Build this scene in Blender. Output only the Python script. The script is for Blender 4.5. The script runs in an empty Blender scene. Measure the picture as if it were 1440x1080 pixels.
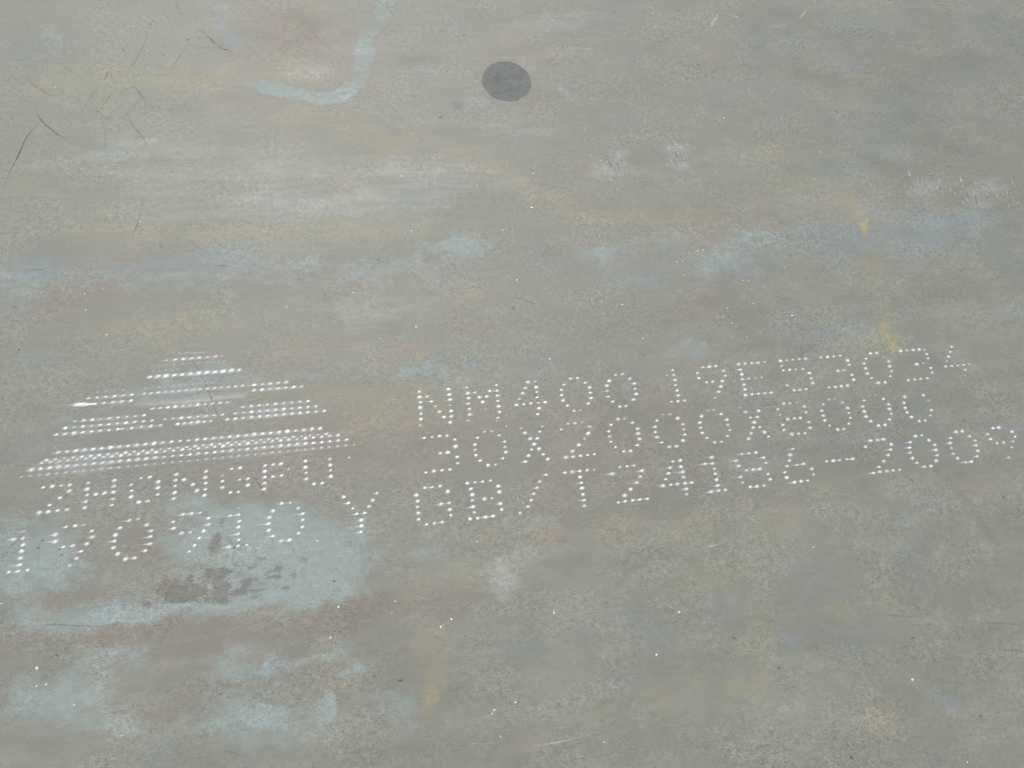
import bpy, math, random
import numpy as np
from mathutils import Matrix, Vector

scene = bpy.context.scene
COL = scene.collection
random.seed(11)
rng = np.random.default_rng(7)

# ------------------------------------------------------------------ camera
cam_data = bpy.data.cameras.new('camera')
cam_data.sensor_fit = 'HORIZONTAL'
cam_data.sensor_width = 36.0
cam_data.lens = 36.0 * 1050.0 / 1440.0
cam_data.clip_start = 0.05
cam_data.clip_end = 200.0
camera = bpy.data.objects.new('camera', cam_data)
COL.objects.link(camera)
camera.matrix_world = Matrix([[0.986358,0.073215,-0.147434,-0.162178],[-0.12554,0.913899,-0.386042,-0.424647],[0.106476,0.399285,0.910623,1.001685],[0.0,0.0,0.0,1.0]])
scene.camera = camera

# ------------------------------------------------------------------ daylight
SUN_EL, SUN_AZ = math.radians(53.0), math.radians(-7.0)      # azimuth from +Y towards +X
world = bpy.data.worlds.new("World")
scene.world = world
world.use_nodes = True
wt = world.node_tree
bg = wt.nodes['Background']
sky = wt.nodes.new('ShaderNodeTexSky')
sky.sky_type = 'NISHITA'
sky.sun_disc = False
sky.sun_elevation = SUN_EL
sky.sun_rotation = SUN_AZ
sky.air_density = 1.0
sky.dust_density = 2.0
wt.links.new(sky.outputs['Color'], bg.inputs['Color'])
bg.inputs['Strength'].default_value = 0.10

sun_data = bpy.data.lights.new('sun', 'SUN')
sun_data.energy = 3.2
sun_data.angle = math.radians(0.5)
sun_data.color = (1.0, 0.955, 0.89)
sun = bpy.data.objects.new('sun', sun_data)
COL.objects.link(sun)
to_sun = Vector((math.cos(SUN_EL) * math.sin(SUN_AZ), math.cos(SUN_EL) * math.cos(SUN_AZ), math.sin(SUN_EL)))
sun.rotation_euler = to_sun.to_track_quat('Z', 'Y').to_euler()
sun.location = to_sun * 6

scene.view_settings.view_transform = 'Standard'
scene.view_settings.look = 'None'
scene.view_settings.gamma = 1.0
scene.view_settings.use_curve_mapping = False
scene.view_settings.exposure = 0.0

# ------------------------------------------------------------------ node helpers
class NT:
    def __init__(self, name):
        self.mat = bpy.data.materials.new(name)
        self.mat.use_nodes = True
        self.t = self.mat.node_tree
        self.bsdf = self.t.nodes['Principled BSDF']
        self.out = self.t.nodes['Material Output']
        self.coord = self.t.nodes.new('ShaderNodeTexCoord').outputs['Object']
    def link(self, a, b): self.t.links.new(a, b)
    def val(self, sock, v):
        if isinstance(v, (int, float)): sock.default_value = v
        elif isinstance(v, tuple): sock.default_value = (*v, 1.0) if len(v) == 3 and sock.type == 'RGBA' else v
        else: self.link(v, sock)
    def math(self, op, a, b=0.0, clamp=False):
        n = self.t.nodes.new('ShaderNodeMath'); n.operation = op; n.use_clamp = clamp
        self.val(n.inputs[0], a); self.val(n.inputs[1], b)
        return n.outputs[0]
    def mapping(self, scale, rot=0.0, loc=(0, 0, 0)):
        n = self.t.nodes.new('ShaderNodeMapping')
        n.inputs['Scale'].default_value = scale
        n.inputs['Rotation'].default_value = (0, 0, rot)
        n.inputs['Location'].default_value = loc
        self.link(self.coord, n.inputs['Vector'])
        return n.outputs[0]
    def noise(self, scale, detail=3.0, rough=0.55, dist=0.0, stretch=None, rot=0.0, loc=(0, 0, 0)):
        n = self.t.nodes.new('ShaderNodeTexNoise')
        n.inputs['Scale'].default_value = scale
        n.inputs['Detail'].default_value = detail
        n.inputs['Roughness'].default_value = rough
        n.inputs['Distortion'].default_value = dist
        self.link(self.mapping(stretch or (1, 1, 1), rot, loc), n.inputs['Vector'])
        return n.outputs[0]
    def rng(self, v, a, b, c=0.0, d=1.0):
        n = self.t.nodes.new('ShaderNodeMapRange'); n.clamp = True
        self.val(n.inputs[0], v)
        for i, x in enumerate((a, b, c, d)): n.inputs[i + 1].default_value = x
        return n.outputs[0]
    def mix(self, fac, a, b, mode='MIX'):
        n = self.t.nodes.new('ShaderNodeMix'); n.data_type = 'RGBA'; n.blend_type = mode
        self.val(n.inputs[0], fac)
        self.val(n.inputs[6], a); self.val(n.inputs[7], b)
        return n.outputs[2]
    def attr(self, name):
        n = self.t.nodes.new('ShaderNodeAttribute'); n.attribute_name = name
        return n
    def bump(self, h, strength, dist):
        n = self.t.nodes.new('ShaderNodeBump')
        n.inputs['Strength'].default_value = strength
        n.inputs['Distance'].default_value = dist
        self.link(h, n.inputs['Height'])
        self.link(n.outputs[0], self.bsdf.inputs['Normal'])

def blend_out(n, cover):
    """thin paint film: fades to the surface below where the film is thin"""
    tr = n.t.nodes.new('ShaderNodeBsdfTransparent')
    mx = n.t.nodes.new('ShaderNodeMixShader')
    # light crosses the film twice (in and out), so each pass takes half of the cover
    n.val(mx.inputs[0], n.math('SUBTRACT', 1.0, n.math('SQRT', n.math('SUBTRACT', 1.0, cover, True))))
    n.link(tr.outputs[0], mx.inputs[1]); n.link(n.bsdf.outputs[0], mx.inputs[2])
    n.link(mx.outputs[0], n.out.inputs['Surface'])

# ------------------------------------------------------------------ materials
def steel_material():
    n = NT('weathered_steel')
    a, b = n.attr('stain_a'), n.attr('stain_b')
    def sep(x):
        s = n.t.nodes.new('ShaderNodeSeparateColor'); n.link(x.outputs['Color'], s.inputs[0])
        return s.outputs[0], s.outputs[1], s.outputs[2], x.outputs['Alpha']
    teal, ochre, rust, white = sep(a)
    dark, brown, blue, chip = sep(b)
    yel = n.attr('stain_c').outputs['Fac']
    streak = n.noise(3.2, 4, 0.55, 0.3, stretch=(1.0, 4.5, 1), rot=0.03)
    streak2 = n.noise(7.0, 4, 0.6, 0.4, stretch=(1.0, 3.0, 1), rot=-0.02, loc=(3, 1, 0))
    cloud = n.noise(5.0, 5, 0.6, 0.5, loc=(5, 2, 0))
    cloud2 = n.noise(13.0, 5, 0.6, 0.6, loc=(1, 7, 0))
    mott = n.noise(34.0, 4, 0.62, 0.3, loc=(2, 9, 0))
    fine = n.noise(130.0, 3, 0.65, 0.2)
    grain = n.noise(420.0, 2, 0.7)
    grain2 = n.noise(300.0, 2, 0.7, stretch=(0.6, 1.4, 1), loc=(4, 4, 0))
    # base: dull mill scale, neutral to warm grey
    c = n.mix(n.rng(cloud, 0.30, 0.72), (0.2204,0.2379,0.2003), (0.2601,0.2489,0.2036))
    c = n.mix(n.rng(streak, 0.50, 0.72, 0, 0.45), c, (0.217,0.2069,0.1664))
    c = n.mix(n.rng(streak2, 0.54, 0.74, 0, 0.35), c, (0.217,0.2563,0.2415))
    c = n.mix(n.rng(cloud2, 0.56, 0.74, 0, 0.32), c, (0.2526,0.2563,0.1876))
    c = n.mix(n.rng(mott, 0.55, 0.78, 0, 0.20), c, (0.3741,0.3883,0.3422))
    ragged = n.math('ADD', n.math('MULTIPLY', n.rng(cloud2, 0.3, 0.7), 0.5), n.math('MULTIPLY', n.rng(mott, 0.3, 0.7), 0.5))
    sp = n.math('ADD', n.math('MULTIPLY', n.rng(mott, 0.3, 0.7), 0.45), n.math('ADD', n.math('MULTIPLY', n.rng(fine, 0.3, 0.7), 0.35), n.math('MULTIPLY', n.rng(grain, 0.3, 0.7), 0.3)))
    def lay(c, m, col, k=1.0, lo=0.35, speck=ragged):
        f = n.math('MULTIPLY', m, n.math('ADD', n.math('MULTIPLY', speck, 2 * (1 - lo)), lo))
        return n.mix(n.math('MULTIPLY', f, k, True), c, col)
    flake = n.noise(38.0, 8, 0.78, 0.7, stretch=(0.75, 1.25, 1), loc=(4, 6, 0))
    brush = n.noise(16.0, 8, 0.74, 0.3, stretch=(0.45, 2.6, 1), rot=0.05, loc=(2, 2, 0))
    def worn(c, m, col, k, tex, rag=1.5):
        # a coat that survives in flakes: thin where the mask is weak, nearly whole where it is strong
        e = n.math('ADD', m, n.math('MULTIPLY', n.math('SUBTRACT', tex, 0.5), rag))
        f = n.math('MULTIPLY', n.rng(e, 0.16, 0.74), n.rng(m, 0.02, 0.20))
        f = n.math('MULTIPLY', f, n.math('ADD', 0.62, n.math('MULTIPLY', sp, 0.6)))
        return n.mix(n.math('MULTIPLY', f, k, True), c, col)
    c = lay(c, brown, (0.217,0.1907,0.1578), 0.9)
    c = lay(c, ochre, (0.2873,0.2677,0.1814), 0.74)
    c = lay(c, rust, (0.3036,0.2452,0.1971), 0.75)
    c = worn(c, blue, (0.2204,0.2677,0.2754), 0.70, brush, 1.3)
    c = worn(c, teal, (0.2913,0.3557,0.3378), 0.78, n.math('ADD', n.math('MULTIPLY', flake, 0.65), n.math('MULTIPLY', cloud2, 0.35)), 2.5)
    c = worn(c, yel, (0.3931,0.3291,0.1522), 0.75, flake, 1.6)
    c = worn(c, white, (0.3931,0.4077,0.3648), 0.50, brush, 1.7)
    c = lay(c, dark, (0.1362,0.1414,0.126), 0.65)
    ch = n.math('ADD', chip, n.math('MULTIPLY', n.math('SUBTRACT', n.noise(85.0, 6, 0.85, 0.9, stretch=(0.65, 1.3, 1), loc=(8, 1, 0)), 0.5), 3.2))
    chf = n.math('MULTIPLY', n.rng(ch, 0.42, 0.76), n.rng(chip, 0.05, 0.35))
    c = n.mix(n.math('MULTIPLY', chf, 0.75), c, (0.1635,0.1495,0.1236))
    # tiny bare and dusty grains
    g = n.math('ADD', n.math('MULTIPLY', grain, 0.45), n.math('ADD', n.math('MULTIPLY', grain2, 0.3), n.math('MULTIPLY', fine, 0.35)))
    gk = n.rng(n.noise(9.0, 4, 0.6, 0.6, stretch=(1, 1.6, 1), loc=(6, 6, 0)), 0.40, 0.62, 0.12, 1.05)
    gm = n.math('ADD', 1.0, n.math('MULTIPLY', n.math('SUBTRACT', n.rng(g, 0.34, 0.72, 0.0, 1.0), 0.5), n.math('MULTIPLY', gk, 1.0)))
    gv = n.t.nodes.new('ShaderNodeCombineColor')
    for i in range(3): n.link(gm, gv.inputs[i])
    c = n.mix(1.0, c, gv.outputs[0], 'MULTIPLY')
    lum = n.math('ADD', n.math('MULTIPLY', n.noise(4.0, 6, 0.62, 0.8, stretch=(1, 1.7, 1), loc=(9, 4, 0)), 0.55), n.math('MULTIPLY', n.noise(22.0, 5, 0.7, 0.8, stretch=(0.8, 1.3, 1), loc=(3, 8, 0)), 0.45))
    c = n.mix(1.0, c, n.rng(lum, 0.34, 0.66, 0.88, 1.12), 'MULTIPLY')
    c = n.mix(n.rng(n.noise(210.0, 2, 0.7, loc=(7, 7, 0)), 0.70, 0.80, 0, 0.35), c, (0.3741,0.3883,0.3422))
    c = n.mix(n.rng(n.noise(90.0, 3, 0.75, loc=(1, 3, 0)), 0.27, 0.20, 0, 0.5), c, (0.1635,0.1495,0.1236))
    n.link(c, n.bsdf.inputs['Base Color'])
    n.val(n.bsdf.inputs['Roughness'], n.math('ADD', n.rng(lum, 0.36, 0.64, 0.49, 0.68), n.math('MULTIPLY', teal, 0.08)))
    n.bsdf.inputs['Specular IOR Level'].default_value = 0.38
    roll = n.noise(30.0, 4, 0.7, stretch=(0.25, 5.0, 1), rot=0.02, loc=(1, 1, 0))
    h = n.math('ADD', n.math('ADD', n.math('MULTIPLY', fine, 0.6), n.math('MULTIPLY', roll, 0.25)), n.math('ADD', n.math('MULTIPLY', grain, 0.45), n.math('MULTIPLY', mott, 0.8)))
    n.bump(h, 0.36, 0.0012)
    return n.mat

def paint_material(name, col, rough, k=1.0, grit=0.5):
    n = NT(name)
    cov = n.attr('cover').outputs['Fac']
    g = n.noise(330.0, 2, 0.7)
    f = n.math('MULTIPLY', cov, n.rng(g, 0.3, 0.7, 1 - grit, 1 + grit), True)
    n.bsdf.inputs['Base Color'].default_value = (*col, 1)
    n.bsdf.inputs['Roughness'].default_value = rough
    blend_out(n, n.math('MULTIPLY', f, k, True))
    return n.mat

M_STEEL = steel_material()
M_INK = paint_material('white_marking_paint', (0.86, 0.87, 0.85), 0.35, 1.0, 0.12)
M_HAZE = paint_material('overspray_and_glare', (0.78, 0.80, 0.79), 0.6, 1.0, 0.5)  # ink overspray, and the glare painted under the emblem rows
M_SCRATCH = paint_material('dark_scratch', (0.085, 0.082, 0.072), 0.7, 0.8, 0.6)
M_SCUFF = paint_material('pale_scuff', (0.50, 0.50, 0.47), 0.6, 1.0, 0.7)
M_GLINT = paint_material('metal_speck_glint', (0.86, 0.86, 0.83), 0.3, 1.0, 0.1)  # near-white colour stands in for the sparkle of bare metal specks
M_GRIT = paint_material('dark_grit', (0.07, 0.07, 0.062), 0.8, 0.85, 0.2)

def spot_material():
    n = NT('ground_steel_spot')
    a = n.noise(38.0, 6, 0.7, 0.6); f = n.noise(240.0, 3, 0.75)
    c = n.mix(n.rng(a, 0.35, 0.68), (0.110, 0.124, 0.117), (0.176, 0.184, 0.170))
    c = n.mix(1.0, c, n.rng(f, 0.3, 0.7, 0.78, 1.22), 'MULTIPLY')
    n.link(c, n.bsdf.inputs['Base Color'])
    n.bsdf.inputs['Roughness'].default_value = 0.62
    n.bsdf.inputs['Specular IOR Level'].default_value = 0.3
    return n.mat
M_SPOT = spot_material()

def ground_material():
    n = NT('dusty_concrete')
    c = n.mix(n.rng(n.noise(1.5, 5), 0.35, 0.65), (0.24, 0.23, 0.205), (0.31, 0.30, 0.27))
    c = n.mix(1.0, c, n.rng(n.noise(90.0, 4, 0.7), 0.3, 0.7, 0.85, 1.12), 'MULTIPLY')
    n.link(c, n.bsdf.inputs['Base Color'])
    n.bsdf.inputs['Roughness'].default_value = 0.9
    return n.mat

# ------------------------------------------------------------------ mesh helpers
def link_obj(name, me, mat, parent=None, label=None):
    o = bpy.data.objects.new(name, me)
    COL.objects.link(o)
    me.materials.append(mat)
    if parent: o.parent = parent
    if label: o['label'] = label
    return o

class MB:
    def __init__(self): self.v, self.f, self.c = [], [], []
    def dot(self, x, y, ax, ay, bx, by, cover, h, wob=0.12, soft=1.0):
        """a low dome of paint; (ax,ay) and (bx,by) are its half axes"""
        n0, K = len(self.v), 9
        ph = random.random() * 6.28
        rr = [1 + random.uniform(-wob, wob) for _ in range(K)]
        self.v.append((x, y, 0.00025 + h)); self.c.append(cover)
        for r, cv, z in ((0.50, 1.0, 0.80), (0.85, 0.60, 0.35), (1.0 + 0.36 * soft, 0.0, 0.0)):
            for k in range(K):
                t = ph + k * 6.2832 / K; q = r * (rr[k] if r > 0.6 else 1)
                u, w = q * math.cos(t), q * math.sin(t)
                self.v.append((x + ax * u + bx * w, y + ay * u + by * w, 0.00025 + h * z)); self.c.append(cover * cv)
        for k in range(K):
            k2 = (k + 1) % K
            self.f.append((n0, n0 + 1 + k, n0 + 1 + k2))
            for r in (0, 1):
                a = n0 + 1 + r * K
                self.f.append((a + k, a + K + k, a + K + k2, a + k2))
    def strip(self, pts, w, cover, z=0.0004, taper=(0.3, 1.0, 0.3), jitter=0.0, fade=(1, 1, 1)):
        """a thin ribbon along pts, soft at both sides"""
        n0, N = len(self.v), len(pts)
        for i, p in enumerate(pts):
            a, b = pts[max(i - 1, 0)], pts[min(i + 1, N - 1)]
            dx, dy = b[0] - a[0], b[1] - a[1]; l = math.hypot(dx, dy) or 1
            t = i / max(N - 1, 1)
            k = (taper[0] + (taper[1] - taper[0]) * t * 2) if t < .5 else (taper[1] + (taper[2] - taper[1]) * (t * 2 - 1))
            fd = (fade[0] + (fade[1] - fade[0]) * t * 2) if t < .5 else (fade[1] + (fade[2] - fade[1]) * (t * 2 - 1))
            k *= 1 + random.uniform(-jitter, jitter); fd *= 1 + random.uniform(-jitter, jitter) * 0.8
            nx, ny = -dy / l * w * k, dx / l * w * k
            jx = random.uniform(-jitter, jitter) * w * 0.5
            for s, cv in ((-1.0, 0.0), (-0.4, 1.0), (0.4, 1.0), (1.0, 0.0)):
                self.v.append((p[0] + nx * s - dy / l * jx, p[1] + ny * s + dx / l * jx, z)); self.c.append(max(0, min(1, cover * cv * fd)))
        for i in range(N - 1):
            for s in range(3):
                a = n0 + i * 4 + s
                self.f.append((a, a + 4, a + 5, a + 1))
    def build(self, name, mat, parent=None, label=None, smooth=True):
        me = bpy.data.meshes.new(name)
        me.from_pydata(self.v, [], self.f)
        me.attributes.new('cover', 'FLOAT', 'POINT').data.foreach_set('value', self.c)
        if smooth: me.polygons.foreach_set('use_smooth', [True] * len(me.polygons))
        me.update()
        return link_obj(name, me, mat, parent, label)

def resample(pts, step):
    out = []
    n = len(pts)
    def cr(p0, p1, p2, p3, t):
        return tuple(0.5 * (2 * b + (c - a) * t + (2 * a - 5 * b + 4 * c - d) * t * t + (3 * b - a - 3 * c + d) * t ** 3) for a, b, c, d in zip(p0, p1, p2, p3))
    for i in range(n - 1):
        p0, p1, p2, p3 = pts[max(i - 1, 0)], pts[i], pts[i + 1], pts[min(i + 2, n - 1)]
        k = max(2, int(math.dist(p1, p2) / step))
        out += [cr(p0, p1, p2, p3, j / k) for j in range(k)]
    return out + [tuple(pts[-1])]

# ------------------------------------------------------------------ the ground under the plate
gm = bpy.data.meshes.new('ground')
gm.from_pydata([(-40, -40, -0.12), (40, -40, -0.12), (40, 40, -0.12), (-40, 40, -0.12)], [], [(0, 1, 2, 3)])
ground = link_obj('ground', gm, ground_material())
ground['kind'] = 'structure'

# ------------------------------------------------------------------ the steel plate (metres)
plate = bpy.data.objects.new('steel_plate', None)
COL.objects.link(plate)
plate['label'] = 'large weathered grey steel plate with white dot-printed lettering and pale teal stains'
plate['category'] = 'steel plate'

X0, X1, Y0, Y1, TH = -2.5, 5.5, -1.08, 0.96, 0.03
STEP = 0.003
xs = np.concatenate([np.linspace(X0, -0.95, 12)[:-1], np.arange(-0.95, 1.38, STEP), np.linspace(1.385, X1, 22)])
ys = np.concatenate([np.linspace(Y0, -0.72, 6)[:-1], np.arange(-0.72, 0.93, STEP), np.linspace(0.935, Y1, 2)])
GX, GY = np.meshgrid(xs, ys)
NX, NY = len(xs), len(ys)
KINDS = ['teal', 'ochre', 'rust', 'white', 'dark', 'brown', 'blue', 'chip', 'yellow']
masks = {k: np.zeros(GX.shape) for k in KINDS}

def value_noise(cx, cy, seed):
    r = np.random.default_rng(seed)
    px = (GX - X0) / cx; py = (GY - Y0) / cy
    g = r.random((int(py.max()) + 3, int(px.max()) + 3))
    ix, iy = px.astype(int), py.astype(int)
    fx, fy = px - ix, py - iy
    fx, fy = fx * fx * (3 - 2 * fx), fy * fy * (3 - 2 * fy)
    return (g[iy, ix] * (1 - fx) + g[iy, ix + 1] * fx) * (1 - fy) + (g[iy + 1, ix] * (1 - fx) + g[iy + 1, ix + 1] * fx) * fy - 0.5
# the stain outlines wander
WX = GX + 0.026 * value_noise(0.11, 0.06, 1) + 0.024 * value_noise(0.04, 0.025, 2) + 0.016 * value_noise(0.014, 0.010, 3)
WY = GY + 0.016 * value_noise(0.11, 0.06, 4) + 0.016 * value_noise(0.04, 0.025, 5) + 0.013 * value_noise(0.014, 0.010, 6)

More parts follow.
